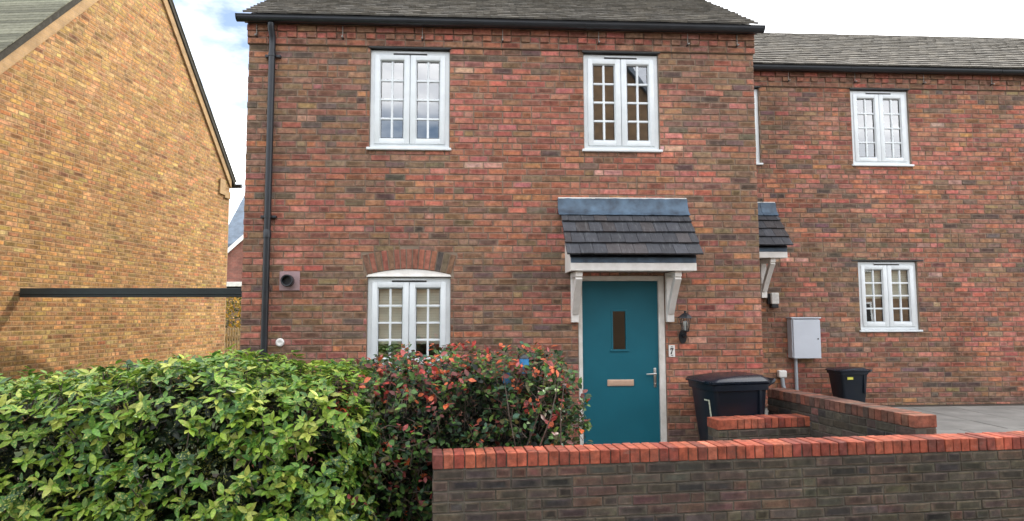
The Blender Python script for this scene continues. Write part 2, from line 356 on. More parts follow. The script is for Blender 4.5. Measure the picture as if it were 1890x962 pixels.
def brick_piece(mb, x0, x1, z0, z1, y=0.0, depth=.1, col=(1, 1, 1), r=rng, ch=.0045, jit=.0018):
    """a brick with its face at y towards -Y, arrises chamfered, slightly uneven; fired heart and paler or darker rim"""
    j = lambda: r.uniform(-jit, jit)
    x0 += j(); x1 += j(); z0 += j(); z1 += j(); t = r.uniform(-.0015, .0015)
    ix = min(.045, (x1-x0)*.3)*r.uniform(.5, 1.2); iz = min(.018, (z1-z0)*.3)
    xa, xb, za, zb = x0+ix, x1-ix*r.uniform(.4, 1.4), z0+iz, z1-iz
    v = [(x0+ch, y+t, z0+ch+j()), (x1-ch, y-t, z0+ch+j()), (x1-ch, y-t, z1-ch+j()), (x0+ch, y+t, z1-ch+j()),
         (x0, y+ch, z0), (x1, y+ch, z0), (x1, y+ch, z1), (x0, y+ch, z1),
         (x0, y+depth, z0), (x1, y+depth, z0), (x1, y+depth, z1), (x0, y+depth, z1),
         (xa, y+j()*.6, za), (xb, y+j()*.6, za), (xb, y+j()*.6, zb), (xa, y+j()*.6, zb)]
    f = [(12, 13, 14, 15), (0, 1, 13, 12), (1, 2, 14, 13), (2, 3, 15, 14), (3, 0, 12, 15),
         (4, 5, 1, 0), (5, 6, 2, 1), (6, 7, 3, 2), (7, 4, 0, 3), (8, 9, 5, 4), (9, 10, 6, 5), (10, 11, 7, 6), (11, 8, 4, 7)]
    q = r.random(); base = col
    if q < .30: h = [tuple(c*k for c in base) for k in (r.uniform(.5, .85),)*2+(r.uniform(.5, .85),)*2]
    elif q < .5: h = [tuple(c*r.uniform(1.0, 1.3) for c in base)]*4
    else: h = [tuple(c*r.uniform(.9, 1.08) for c in base) for _ in range(4)]
    rim = tuple(c*.72+m_*.28 for c, m_ in zip(base, (.24, .18, .13)))
    e = [tuple(c*r.uniform(.88, 1.12) for c in rim) for _ in range(4)]
    cols = [h, [e[0], e[1], h[1], h[0]], [e[1], e[2], h[2], h[1]], [e[2], e[3], h[3], h[2]], [e[3], e[0], h[0], h[3]]]
    mb.add(v, f, (1, 1, 1)); mb.c[-len(f):] = [list(c) for c in cols]+[rim]*8
def courses(x0, x1, zs, r, holes=(), excl=None, pal=PAL, header_p=.13, k0=0):
    """bricks of a half-bond wall with odd headers: list of (x0,x1,z0,z1,col)"""
    out = []; J = .010
    cluster = {}
    for k, (za, zb) in enumerate(zs):
        off = (.1125 if (k+k0) % 2 else 0)+r.choice([0, 0, 0, .056])
        x = x0-off; run = None
        while x < x1:
            parts = [.225]
            if r.random() < header_p: parts = [.1125, .1125]
            for L in parts:
                a, b = max(x0, x+J/2), min(x1, x+L-J/2)
                x += L
                if b-a < .03: continue
                if run and r.random() < .34: base = run
                elif pal is PAL:
                    fld = math.sin(x*1.3+za*.9+x0)+math.sin(x*.6-za*2.1+1)+.8*math.sin(x*2.9+za*1.7)+r.gauss(0, .8)
                    base = pick(PAL[:5]+PAL[13:] if fld > .9 else (PAL[5:13] if fld < -.9 else PAL), r)
                else: base = pick(pal, r)
                run = base
                if pal is PAL: base = tuple(c*.80+m_*.20 for c, m_ in zip(base, lin(152, 106, 88)))
                col = tuple(c*(1+r.uniform(-.1, .1)) for c in base)
                rects = [(a, b, za+J/2, zb-J/2)]
                if excl:
                    e = excl((za+zb)/2)
                    if e: rects = subtract(rects[0], [(e[0]-.004, e[1]+.004, za-1, zb+1)])
                for rc in rects:
                    for pc in subtract(rc, holes): out.append(pc+(col,))
    return out
def lay_bricks(parent, pieces, mat, keyfn, nmax=300, yfn=None, r=rng, depth=.1, minarea=.006):
    """the nmax pieces of best key become single objects, the rest one stuff mesh"""
    big = sorted([p for p in pieces if (p[1]-p[0])*(p[3]-p[2]) > minarea], key=keyfn)[:nmax]
    ids = set(id(p) for p in big)
    rest = MB()
    for p in pieces:
        y = (yfn(p) if yfn else 0)+r.uniform(-.0025, .0025)
        if id(p) in ids:
            mb = MB(); brick_piece(mb, p[0], p[1], p[2], p[3], y, depth, p[4], r)
            mb.build('brick', mat, parent, loc=((p[0]+p[1])/2, y, (p[2]+p[3])/2))
        else: brick_piece(rest, p[0], p[1], p[2], p[3], y, depth, p[4], r)
    if rest.v: tag(rest.build('brickwork', mat, parent), kind='stuff')
def slab_with_holes(mb, x0, x1, z0, z1, ya, yb, holes):
    xs = sorted(set([x0, x1]+[h for a in holes for h in a[:2] if x0 < h < x1]))
    zs = sorted(set([z0, z1]+[h for a in holes for h in a[2:] if z0 < h < z1]))
    for i in range(len(xs)-1):
        for k in range(len(zs)-1):
            cx, cz = (xs[i]+xs[i+1])/2, (zs[k]+zs[k+1])/2
            if any(a[0] < cx < a[1] and a[2] < cz < a[3] for a in holes): continue
            mb.box(xs[i], xs[i+1], ya, yb, zs[k], zs[k+1])

# ---------------------------------------------------------------- house kit
ZC = 4.83                                   # underside of the corbelled eaves courses
def segment(xa, xb, z_end, z_mid, n):
    """points of a circular segment from (xa,z_end) to (xb,z_end) through mid height"""
    c = (xb-xa)/2; h = z_mid-z_end; rad = (c*c+h*h)/(2*h); zc = z_mid-rad; a = math.asin(c/rad)
    return [((xa+xb)/2+rad*math.sin(-a+2*a*i/n), zc+rad*math.cos(-a+2*a*i/n)) for i in range(n+1)], rad, ((xa+xb)/2, zc), a

def window(house, x0, x1, z0, z1, blind=None):
    """two-sash casement with Georgian bars; the window part is its outer frame"""
    f = MB(); t = .056; ya, yb = .036, .10
    f.cbox(x0, x0+t, ya, yb, z0, z1); f.cbox(x1-t, x1, ya, yb, z0, z1)
    f.cbox(x0+t-.002, x1-t+.002, ya+.001, yb, z1-t, z1); f.cbox(x0+t-.002, x1-t+.002, ya+.001, yb, z0, z0+t)
    xm = (x0+x1)/2
    f.box(xm-.012, xm+.012, ya+.012, yb, z0+t, z1-t)
    wnd = f.build('window', M['upvc'], house)
    s = MB(); s.cbox(x0-.03, x1+.025, -.035, .06, z0-.034, z0-.002, .008); s.build('sill', M['upvc'], wnd)
    v = MB(); v.cbox(xm-.195, xm+.195, ya-.014, ya+.002, z1-.034, z1-.018, .003); v.build('trickle_vent', M['upvc'], wnd)
    v = MB(); v.box(xm-.195, xm+.195, ya-.016, ya-.0, z1-.053, z1-.035); v.build('vent_slot', M['upvc_seal'], wnd)
    for sx in (0, 1):
        a, b = (x0+t-.006, xm-.0025) if sx == 0 else (xm+.0025, x1-t+.006)
        c, d = z0+t-.006, z1-t+.012-.01
        st = .060; so_ = .066; sr = .062
        sa = st if sx == 0 else so_; sb = so_ if sx == 0 else st
        m = MB(); y0, y1 = .018, .075
        m.cbox(a, a+sa, y0, y1, c, d, .007); m.cbox(b-sb, b, y0, y1, c, d, .007)
        m.cbox(a+sa-.003, b-sb+.003, y0+.001, y1, d-sr, d, .007); m.cbox(a+sa-.003, b-sb+.003, y0+.001, y1, c, c+sr, .007)
        # slanting glazing bead
        ga, gb, gc, gd = a+sa, b-sb, c+sr, d-sr; e = .012
        m.add([(ga, y0+.006, gc), (gb, y0+.006, gc), (gb, y0+.006, gd), (ga, y0+.006, gd), (ga+e, y0+.034, gc+e), (gb-e, y0+.034, gc+e), (gb-e, y0+.034, gd-e), (ga+e, y0+.034, gd-e)],
              [(0, 1, 5, 4), (1, 2, 6, 5), (2, 3, 7, 6), (3, 0, 4, 7)])
        m.build('sash', M['upvc'], wnd, smooth='auto')
        ga += e; gb -= e; gc += e; gd -= e
        gk = MB()
        for q in ((ga, gb, gc, gc+.004), (ga, gb, gd-.005, gd), (ga, ga+.004, gc, gd), (gb-.004, gb, gc, gd)): gk.box(q[0], q[1], y0+.030, y0+.036, q[2], q[3])
        gk.build('gasket', M['upvc_seal'], wnd)
        bw = .0125; xc = (ga+gb)/2; zz = [gc+(gd-gc)*i/4 for i in range(5)]
        bars = MB(); bars.cbox(xc-bw, xc+bw, y0+.022, y0+.052, gc, gd, .005); bars.build('glazing_bar', M['upvc'], wnd)
        for i in (1, 2, 3):
            bars = MB(); bars.cbox(ga, gb, y0+.0235, y0+.0505, zz[i]-bw, zz[i]+bw, .005); bars.build('glazing_bar', M['upvc'], wnd)
        for i in range(4):
            for (pa, pb) in ((ga, xc-bw), (xc+bw, gb)):
                g = MB(); za = zz[i]+(bw if i else 0); zb = zz[i+1]-(bw if i < 3 else 0)
                g.add([(pa, y0+.040, za), (pb, y0+.040, za), (pb, y0+.040, zb), (pa, y0+.040, zb)], [(0, 1, 2, 3)])
                g.build('pane', M['glass'], wnd)
    if blind:
        m = MB()
        for i in range(int((z1-blind)/.03)):
            z = z1-.02-i*.03; m.add([(x0+.02, .125, z), (x1-.02, .125, z), (x1-.02, .112, z-.029), (x0+.02, .112, z-.029)], [(0, 1, 2, 3)])
        m.box(x0+.02, x1-.02, .106, .13, blind-.012, blind+.012)
        m.build('blind', M['blind'], wnd)
    return wnd

def roof_tiles(house, x0, x1, y_eave, z_eave, pitch, run, mat, gauge=.14, tw=.165, seed=3, name='roof_tile_courses'):
    r = random.Random(seed); mb = MB(); n = int(run/math.cos(pitch)/gauge)
    cy, sy = math.cos(pitch), math.sin(pitch); th = .024
    for k in range(n):
        s = k*gauge; x = x0-(tw/2 if k % 2 else 0); xe = r.uniform(-.012, .012)
        while x < x1+xe-.02:
            a, b = max(x, x0+xe), min(x+tw-.003, x1+xe); x += tw
            if b-a < .02: continue
            g = r.choice([.115, .13, .15, .17, .185]); wv = r.uniform(-.15, .15)
            col = (g*(1.06+wv*.1), g*.98, g*(.84-wv*.15))
            lift = r.uniform(0, .002); th_ = th+r.uniform(-.003, .003); L = gauge+.055; s0 = s+r.uniform(-.0025, .0025)
            def P(x, t, h): return (x, y_eave+t*cy-h*sy, z_eave+t*sy+h*cy)
            h0 = .027+lift
            v = [P(a, s0, h0), P(b, s0, h0+r.uniform(-.003, .003)), P(b, s0+L, .004), P(a, s0+L, .004), P(a, s0, h0+th_), P(b, s0, h0+th_+r.uniform(-.003, .003)), P(b, s0+L, .004+th_), P(a, s0+L, .004+th_)]
            mb.add(v, [(4, 5, 6, 7), (0, 1, 5, 4), (1, 2, 6, 5), (0, 4, 7, 3), (0, 3, 2, 1)], col)
    return tag(mb.build(name, mat, house), kind='stuff')

def corbel(house, x0, x1, wall, holes, seed, nkey=0):
    """three eaves courses: a proud band, dentil headers, a proud top course"""
    r = random.Random(seed); mb = MB()
    def run(z, y, L=.225, off=0):
        x = x0-off
        while x < x1:
            a, b = max(x0, x+.005), min(x1, x+L-.005); x += L
            if b-a > .03: brick_piece(mb, a, b, z+.005, z+.070, y+r.uniform(-.002, .002), .12, pick(EPAL, r, .08), r)
    run(ZC, -.026)
    x = x0; k = 0
    while x < x1:
        L = .1125; a, b = max(x0, x+.005), min(x1, x+L-.004); x += L
        if b-a > .03: brick_piece(mb, a, b, ZC+.080, ZC+.145, (-.045 if k % 2 == 0 else -.0255)+r.uniform(-.002, .002), .14, pick(EPAL, r, .08), r)
        k += 1
    run(ZC+.15, -.047, off=.1125); run(ZC+.225, -.047)
    tag(mb.build('eaves_courses', M['brick'], house), kind='stuff')
    m = MB(); m.box(x0+.004, x1-.004, -.020, .1, ZC+.002, ZC+.30); m.build('eaves_mortar', M['mortar'], house)

def gutter(house, x0, x1, z, xs, seed=0):
    """half-round gutter with end caps, fascia and rise-and-fall brackets"""
    m = MB(); n = 10; R0 = .056; yc = -.135
    prof = [(yc-R0*math.cos(math.pi*i/n), z-R0*1.0*math.sin(math.pi*i/n)-.012) for i in range(n+1)]
    outer = [(yc-R0-.008, z)]+[(p[0], p[1]) for p in prof]+[(yc+R0+.006, z)]
    inner = [(yc-(R0-.006)*math.cos(math.pi*i/n), z-(R0-.006)*1.0*math.sin(math.pi*i/n)-.008) for i in range(n+1)]
    poly = outer+[(yc+R0-.006, z)]+inner[::-1]+[(yc-R0+.006, z)]
    m.prism(poly, 'x', x0, x1)
    for xa in (x0, x1-.012): m.prism(outer, 'x', xa-.002, xa+.014)
    g = m.build('gutter', M['black_plastic'], house)
    for x in [x0+(x1-x0)*.33, x0+(x1-x0)*.66]:
        u = MB(); u.prism([(p[0]*1.0+(p[0]-yc)*.06, p[1]-.004) for p in outer], 'x', x-.05, x+.05); u.build('gutter_joint', M['black_plastic'], g)
    for x in xs:
        b = MB(); b.tube([(x, -.052, z-.20), (x, -.055, z-.06)], .004, 6, cap=True)
        b.box(x-.006, x+.006, -.10, -.044, z-.205, z-.192); b.build('gutter_bracket', M['galv'], g)
        b = MB(); b.tube([(x, -.07, z-.199), (x, .0, z-.199)], .011, 6); b.build('bracket_spike', M['black_plastic'], g)
    return g

def canopy(house, x0, x1, zl, seed):
    """tiled door canopy on two gallows brackets; zl = top of the lead"""
    r = random.Random(seed)
    zt = zl-.87                                # soffit level
    box = MB()
    zf = zt+.085
    box.box(x0+.07, x1-.07, -.415, -.012, zt+.012, zt+.03)
    sof = box.build('canopy', M['white_wood'], house)
    m = MB(); m.cbox(x0+.052, x1-.045, -.44, -.416, zt, zf, .004); m.build('fascia', M['white_wood'], sof)
    for s in (0, 1):
        xa = x0+.052 if s == 0 else x1-.070
        m = MB(); m.prism([(-.415, zt), (-.003, zt), (-.003, zt+.52), (-.415, zt+.125)], 'x', xa, xa+.022); m.build('side_cheek', M['white_wood'], sof)
    m = MB(); m.box(x0+.058, x1-.05, -.443, -.425, zf+.002, zf+.062); m.build('eaves_strip', M['lead'], sof)
    m = MB(); m.prism([(-.46, zt+.145), (-.003, zt+.635), (-.003, zt+.60), (-.43, zt+.145)], 'x', x0+.05, x1-.05); m.build('roof_board', M['black_plastic'], sof)
    pit = math.atan2(.405, .37); cy, sy = math.cos(pit), math.sin(pit); g = .183
    e = Vector((0, -.51, zt+.143))
    def P(x, s, h): return (x, e.y+s*cy-h*sy, e.z+s*sy+h*cy)
    for k in range(4):
        x = x0+.006*k*0; off = .5 if k % 2 else 1.0; first = True
        xa = x0
        while xa < x1-.01:
            L = .148*(off if first else 1.0); first = False
            xb = min(x1, xa+L)
            if x1-xb < .04: xb = x1
            mb = MB(); gcol = r.choice([.042, .050, .060, .046, .038]); wv = r.random()
            col = (gcol*(1.12 if wv < .22 else .95), gcol*1.0, gcol*(1.02 if wv < .22 else 1.16))
            lo = r.uniform(0, .003); hh = .036+lo; th = .020; d = r.uniform(-.002, .002)
            b0 = k*g+r.uniform(-.003, .003); L2 = g+.05; c = .002
            v = [P(xa+c, b0, hh), P(xb-c, b0, hh+d), P(xb-c, b0+L2, .008), P(xa+c, b0+L2, .008), P(xa+c, b0, hh+th), P(xb-c, b0, hh+th+d), P(xb-c, b0+L2, .008+th), P(xa+c, b0+L2, .008+th)]
            mb.add(v, [(4, 5, 6, 7), (0, 1, 5, 4), (1, 2, 6, 5), (0, 4, 7, 3), (0, 3, 2, 1), (2, 3, 7, 6)], col)
            mb.build('tile', M['slate'], sof); xa = xb
    # lead: up the wall and dressed over the top tiles, in three lapped sheets
    xs = [x0-.028, x0+.50, x0+.93, x1+.006]
    for i in range(3):
        a, b = xs[i], xs[i+1]+(.02 if i < 2 else 0); o = .0025*i
        prof = [(-.012, zl), (-.018, zl-.06), (-.034, zl-.115), (-.058, zl-.155), (-.092, zl-.188), (-.112, zl-.206)]
        n = len(prof); v = []; fc = []
        nx = 9
        for q in range(nx+1):
            x = a+(b-a)*q/nx
            for (yy, zz) in prof: v.append((x+(.015*(zl-zz) if i == 2 else -.015*(zl-zz)*0), yy-o+r.uniform(-.004, .004), zz+r.uniform(-.003, .003)))
            for (yy, zz) in prof[::-1]: v.append((x, yy+.006-o, zz-.004))
        m_ = 2*n
        for q in range(nx):
            for t in range(m_): fc.append((q*m_+t, q*m_+(t+1) % m_, (q+1)*m_+(t+1) % m_, (q+1)*m_+t))
        fc += [tuple(range(m_)), tuple(range(nx*m_, (nx+1)*m_))[::-1]]
        mb = MB(); mb.add(v, fc); mb.build('flashing', M['lead'], sof, smooth='auto')
    mb = MB(); mb.box(x0-.02, x1, -.010, .0, zl-.002, zl+.012); mb.build('flashing_mortar', M['white_wood'], sof)
    # gallows brackets
    for xc in (x0+.155, x1-.235):
        m = MB(); hw = .042
        m.cbox(xc-hw, xc+hw, -.068, -.002, zt-.565, zt-.001, .005)
        m.cbox(xc-hw+.004, xc+hw-.004, -.39, -.069, zt-.060, zt-.001, .005)
        n = 8; up = []; dn = []
        for i in range(n+1):
            t = i/n; yy = -.066-t*.30; zz = zt-.44+t*.385-.055*math.sin(math.pi*t)*-1*.35
            up.append((yy, zz+.055)); dn.append((yy-.02, zz-.035))
        up = [(max(y, -.36), min(z, zt-.058)) for y, z in up]; dn = [(max(y, -.385), min(z, zt-.058)) for y, z in dn]
        m.prism(dn+up[::-1], 'x', xc-hw+.007, xc+hw-.007)
        m.build('bracket', M['white_wood'], sof)
    return sof

def seven(mb, cx, cz, w, h, t, y, th=.003):
    """a figure 7 as flat strokes facing -Y"""
    mb.prism([(cx-w/2, cz+h/2), (cx+w/2, cz+h/2), (cx+w/2, cz+h/2-t), (cx-w/2, cz+h/2-t)], 'y', y, y-th)
    mb.prism([(cx-w/2, cz+h/2), (cx-w/2, cz+h/2-t*1.8), (cx-w/2+t*.6, cz+h/2-t*1.6), (cx-w/2+t*.7, cz+h/2)], 'y', y-.0006, y-th-.0006)
    mb.prism([(cx+w/2-t*1.15, cz+h/2-t*.5), (cx+w/2, cz+h/2-t*.4), (cx+.10*w, cz-h*.05), (cx-.02*w, cz-h/2), (cx-.02*w-t*1.35, cz-h/2), (cx-.12*w, cz)], 'y', y-.0009, y-th-.0009)

# ---------------------------------------------------------------- ground
def ground_sheet(name, x0, x1, y0, y1, z, mat):
    m = MB(); m.add([(x0, y0, z), (x1, y0, z), (x1, y1, z), (x0, y1, z)], [(0, 1, 2, 3)])
    return tag(m.build(name, mat), kind='structure')
ground_sheet('ground', -900, 900, -900, 900, -.06, M['grass'])
ground_sheet('road', -200, 200, -11.2, -5.2, -.19+.14, M['asphalt'])
m = MB(); m.box(-60, 60, -5.2, -3.0, -.3, .02); tag(m.build('pavement', M['paving']), kind='structure')
m = MB(); m.box(-60, 60, -13, -11.2, -.3, .02); tag(m.build('pavement', M['paving']), kind='structure')
ground_sheet('garden_bed', -8, 3.55, -3.0, -.02, .0, M['soil'])
ground_sheet('path', 3.55, 5.9, -2.9, -.02, .004, M['paving'])
m = MB(); m.box(6.36, 16, -1.9, 2.098, -.2, .36); pv = tag(m.build('paving', M['soil']), kind='structure')
sm = MB(); sm.cbox(-.297, .297, -.297, .297, 0, .03, .005); s0 = sm.build('slab', M['paving'], pv); k_ = 0
for ix in range(9):
    for iy in range(6):
        o = s0 if k_ == 0 else s0.copy(); k_ += 1
        if k_ > 1: C.objects.link(o); o.parent = pv
        o.location = (6.69+ix*.605, -1.58+iy*.605, .352+rng.uniform(-.002, .002)); o.rotation_euler = (rng.uniform(-.003, .003), rng.uniform(-.003, .003), rng.choice([0, 1, 2, 3])*math.pi/2)

# ---------------------------------------------------------------- main house
HW, HD = 5.943, 8.2
house = tag(empty('brick_house', (0, 0, 0)), 'red and brown brick house with teal door and three white casement windows', 'house')
W1 = (1.389, 2.305, 3.64, 4.802); W2 = (3.886, 4.782, 3.648, 4.802); W3 = (1.393, 2.327, 1.115, 2.142)
DO = (3.792, 4.800, .02, 2.162)
holes = [(W1[0], W1[1], W1[2]-.036, ZC+.01), (W2[0], W2[1], W2[2]-.036, ZC+.01), (W3[0], W3[1], W3[2]-.036, 2.176), (DO[0], DO[1], -.2, DO[3])]
AX0, AX1, AZ0, AZ1 = 1.385, 2.335, 2.172, 2.238      # arch intrados
arc, arad, acen, aang = segment(AX0, AX1, AZ0, AZ1, 15)
AH = .232
def arch_excl(z, off=0):
    if z < 2.13 or z > acen[1]+arad+AH: return None
    if z < AZ0: return (AX0-.008, AX1+.008)
    if z >= AZ0:
        # inside the extrados circle and between the skewbacks
        h = z-acen[1]; rr = arad+AH
        if h >= rr: return None
        hx = math.sqrt(rr*rr-h*h); hk = h*math.tan(aang)
        hx = min(hx, hk)
        return (acen[0]-hx, acen[0]+hx)
zs = []
z = ZC
while z > -.1: zs.append((z-.075, z)); z -= .075
wb = MB(); slab_with_holes(wb, .003, HW-.003, -.2, ZC+.25, .007, .104, [(h[0]-.001, h[1]+.001, h[2], h[3] if abs(h[3]-2.176) > .001 else 2.24) for h in holes])
wall = wb.build('wall', M['mortar'], house)
pieces = courses(0, HW, zs, random.Random(21), holes, arch_excl)
def key_main(p):
    c = Vector(((p[0]+p[1])/2, 0, (p[2]+p[3])/2))
    hidden = 10 if (c.z < 1.3 and c.x < 3.7) or c.z < .4 else 0
    if p[1]-p[0] < .2: hidden += 5
    if 3.6 < c.x < 5.1 and 2.2 < c.z < 3.0: hidden += 10
    return (c-CAM).length+hidden
lay_bricks(wall, pieces, M['brick'], key_main, 300, r=random.Random(5))
corbel(house, -.012, HW+.012, wall, holes, 31)
# steel lintel edges over the upper windows
for wx in (W1, W2):
    m = MB(); m.box(wx[0]-.02, wx[1]+.02, -.026, .03, ZC-.017, ZC-.003); m.build('lintel', M['upvc_seal'], house)
# segmental arch of bricks on end, and the white infill below it
ar = random.Random(9)
archo = MB()
outer_pts, _, _, _ = segment(AX0, AX1, AZ0, AZ1, 24)
ex = [(acen[0]+(p[0]-acen[0])*(arad+AH)/arad, acen[1]+(p[1]-acen[1])*(arad+AH)/arad) for p in outer_pts]
archo.prism(outer_pts+ex[::-1], 'y', .006, .1)
arch = archo.build('window_arch', M['mortar'], house)
for i in range(15):
    a0 = -aang+2*aang*i/15+.0035; a1 = -aang+2*aang*(i+1)/15-.0035; mb = MB()
    def AP(a, rr, y): return (acen[0]+rr*math.sin(a), y, acen[1]+rr*math.cos(a))
    y = ar.uniform(-.004, .001); r0, r1 = arad+.003, arad+AH-.006; c = .004; ca = c/arad
    v = [AP(a0+ca, r0+c, y), AP(a1-ca, r0+c, y), AP(a1-ca, r1-c, y), AP(a0+ca, r1-c, y), AP(a0, r0, y+c), AP(a1, r0, y+c), AP(a1, r1, y+c), AP(a0, r1, y+c), AP(a0, r0, .1), AP(a1, r0, .1), AP(a1, r1, .1), AP(a0, r1, .1)]
    mb.add(v, [(0, 1, 2, 3), (4, 5, 1, 0), (5, 6, 2, 1), (6, 7, 3, 2), (7, 4, 0, 3), (8, 9, 5, 4), (9, 10, 6, 5), (10, 11, 7, 6), (11, 8, 4, 7)], pick([(5, (152, 102, 84)), (5, (134, 104, 84)), (4, (118, 102, 80)), (3, (160, 100, 84)), (1, (92, 86, 80))], ar))
    mb.build('brick', M['brick'], arch)
m = MB(); inf, _, _, _ = segment(AX0+.003, AX1-.003, AZ0-.0, AZ1-.003, 20)
m.prism([(AX0+.003, 2.158)]+inf+[(AX1-.003, 2.158)], 'y', .012, .09); m.box(AX0+.0, AX1, -.012, .03, 2.149, 2.160); m.build('arch_infill', M['white_wood'], house)
window(house, *W1); window(house, *W2); window(house, *W3, blind=1.40)
# door
df = MB(); t = .048
x0, x1, z0, z1 = DO
df.cbox(x0+.001, x0+t, .012, .10, z0, z1, .006); df.cbox(x1-t-.022, x1-.001, .012, .10, z0, z1, .006); df.cbox(x0+t-.002, x1-t-.02, .0135, .10, z1-.058, z1-.001, .006)
df.cbox(x0+.02, x1-.02, -.03, .10, .02, .115, .006)
df.build('door_frame', M['cream_wood'], house)
dl = MB(); lx0, lx1, lz0, lz1 = x0+t+.003, x1-t-.025, .122, z1-.061
px0, px1, pz0, pz1 = 4.196, 4.350, 1.315, 1.755
slab_with_holes(dl, lx0, lx1, lz0, lz1, .048, .092, [(px0, px1, pz0, pz1)])
door = dl.build('door', M['door'], house)
m = MB()
for q in ((px0-.017, px0+.004, pz0-.004, pz1+.017), (px1-.004, px1+.017, pz0-.004, pz1+.017)): m.cbox(q[0], q[1], .0425, .06, q[2], q[3], .004)
m.cbox(px0+.003, px1-.003, .043, .06, pz1-.004, pz1+.017, .004); m.cbox(px0-.032, px1+.032, .034, .06, pz0-.026, pz0-.003, .005)
m.build('pane_trim', M['door'], door)
m = MB(); m.add([(px0, .066, pz0), (px1, .066, pz0), (px1, .066, pz1), (px0, .066, pz1)], [(0, 1, 2, 3)]); m.build('pane', M['glass_dark'], door)
m = MB(); m.cbox(4.125, 4.432, .036, .049, .898, .970, .005); lp = m.build('letter_slot', M['brass'], door)
m = MB(); m.cbox(4.14, 4.417, .031, .0375, .910, .958, .004); m.build('letter_flap', M['brass'], door)
m = MB(); m.cbox(4.664, 4.694, .036, .049, .880, 1.10, .004); m.cbox(4.667, 4.691, .034, .0365, .90, .93, .002)
m.lathe([(.011, 0), (.011, -.045)], (4.679, .04, 1.035), 'y', 12); m.tube([(4.684, .0, 1.035), (4.62, -.004, 1.033), (4.572, .001, 1.031)], [.0105, .0095, .008], 10)
m.build('handle', M['chrome'], door, smooth='auto')
m = MB(); m.lathe([(.012, 0), (.012, -.004), (.006, -.006)], (4.33, .048, 1.93), 'y', 14); m.build('spyhole', M['chrome'], door) if False else None
canopy(house, 3.590, 5.082, 3.062, 4)
# gutter, downpipe, roof
gutter(house, -.095, HW+.075, 5.108, [.10, 1.075, 1.99, 2.925, 4.06, 5.13, 5.73])
m = MB(); m.tube([(.285, -.135, 5.03), (.285, -.13, 4.98), (.287, -.075, 4.90), (.287, -.068, 4.8), (.287, -.068, .02)], .037, 18)
dp = m.build('downpipe', M['black_plastic'], house, smooth='auto')
for zc in (4.68, 2.82, 1.0):
    b = MB(); b.lathe([(.043, -.016), (.043, .016)], (.287, -.068, zc), 'z', 18); b.cbox(.20, .374, -.045, -.001, zc-.016, zc+.016, .004); b.build('pipe_clip', M['black_plastic'], dp, smooth='auto')
b = MB(); b.lathe([(.0435, -.04), (.0435, .04), (.038, .05)], (.287, -.068, 2.62), 'z', 18); b.build('pipe_collar', M['black_plastic'], dp, smooth='auto')
PT = R(33); RUN = HD/2+.10
m = MB(); m.box(-.03, HW+.03, -.095, -.050, 5.06, 5.125); m.build('eaves_board', M['black_plastic'], house)
zr = 5.125+RUN*math.tan(PT)
m = MB(); m.prism([(-.12, 5.11), (HD/2, zr), (HD+.12, 5.11), (HD+.12, 5.06), (HD/2, zr-.06), (-.05, 5.07)], 'x', -.015, HW+.015, (.07, .065, .06)); roof = m.build('roof', M['roof_tile'], house)
roof_tiles(roof, -.02, HW+.01, -.155, 5.108, PT, RUN+.08, M['roof_tile'], seed=3)
m = MB()
for i in range(14):
    xa = -.02+i*(HW+.03)/14; m.tube([(xa, HD/2, zr-.03), (xa+(HW+.03)/14-.006, HD/2, zr-.03)], .11, 12, (.2, .19, .17))
m.build('ridge_tile', M['roof_tile'], roof)
# body: side, rear and gable walls, floors
m = MB(); m.box(.004, .11, .105, HD, -.2, 5.08); m.box(HW-.11, HW-.004, .105, HD, -.2, 5.08); m.box(.004, HW-.004, HD, HD+.1, -.2, 5.08)
for xa in (.004, HW-.11): m.prism([(.0, 5.07), (HD+.1, 5.07), (HD/2, zr-.07)], 'x', xa, xa+.106)
m.build('side_wall', M['side_brick'], house)
m = MB(); m.box(.12, HW-.12, .12, HD-.02, 2.42, 2.62); m.box(.12, HW-.12, .12, HD-.02, 4.95, 5.04); m.box(.12, HW-.12, 3.2, 3.3, -.1, 2.41); m.box(.12, HW-.12, 3.2, 3.3, 2.63, 4.94); m.box(.12, HW-.12, .12, HD-.02, -.1, .02)
m.build('interior', M['room'], house)
# flue and overflow on the wall
m = MB(); m.cbox(.418, .642, -.016, .004, 1.992, 2.208, .004); fl = m.build('flue_plate', M['flue_plate'], house)
m = MB(); m.lathe([(.055, 0), (.066, -.03), (.068, -.10), (.060, -.11), (.050, -.108), (.045, -.05)], (.527, -.014, 2.100), 'y', 24); m.build('flue_terminal', M['black_plastic'], fl, smooth='auto')
m = MB(); m.lathe([(.046, 0), (.046, -.022), (.038, -.030), (.022, -.031), (.018, -.024)], (.443, -.001, 1.416), 'y', 22); m.build('vent_cap', M['white_metal'], house, smooth='auto')

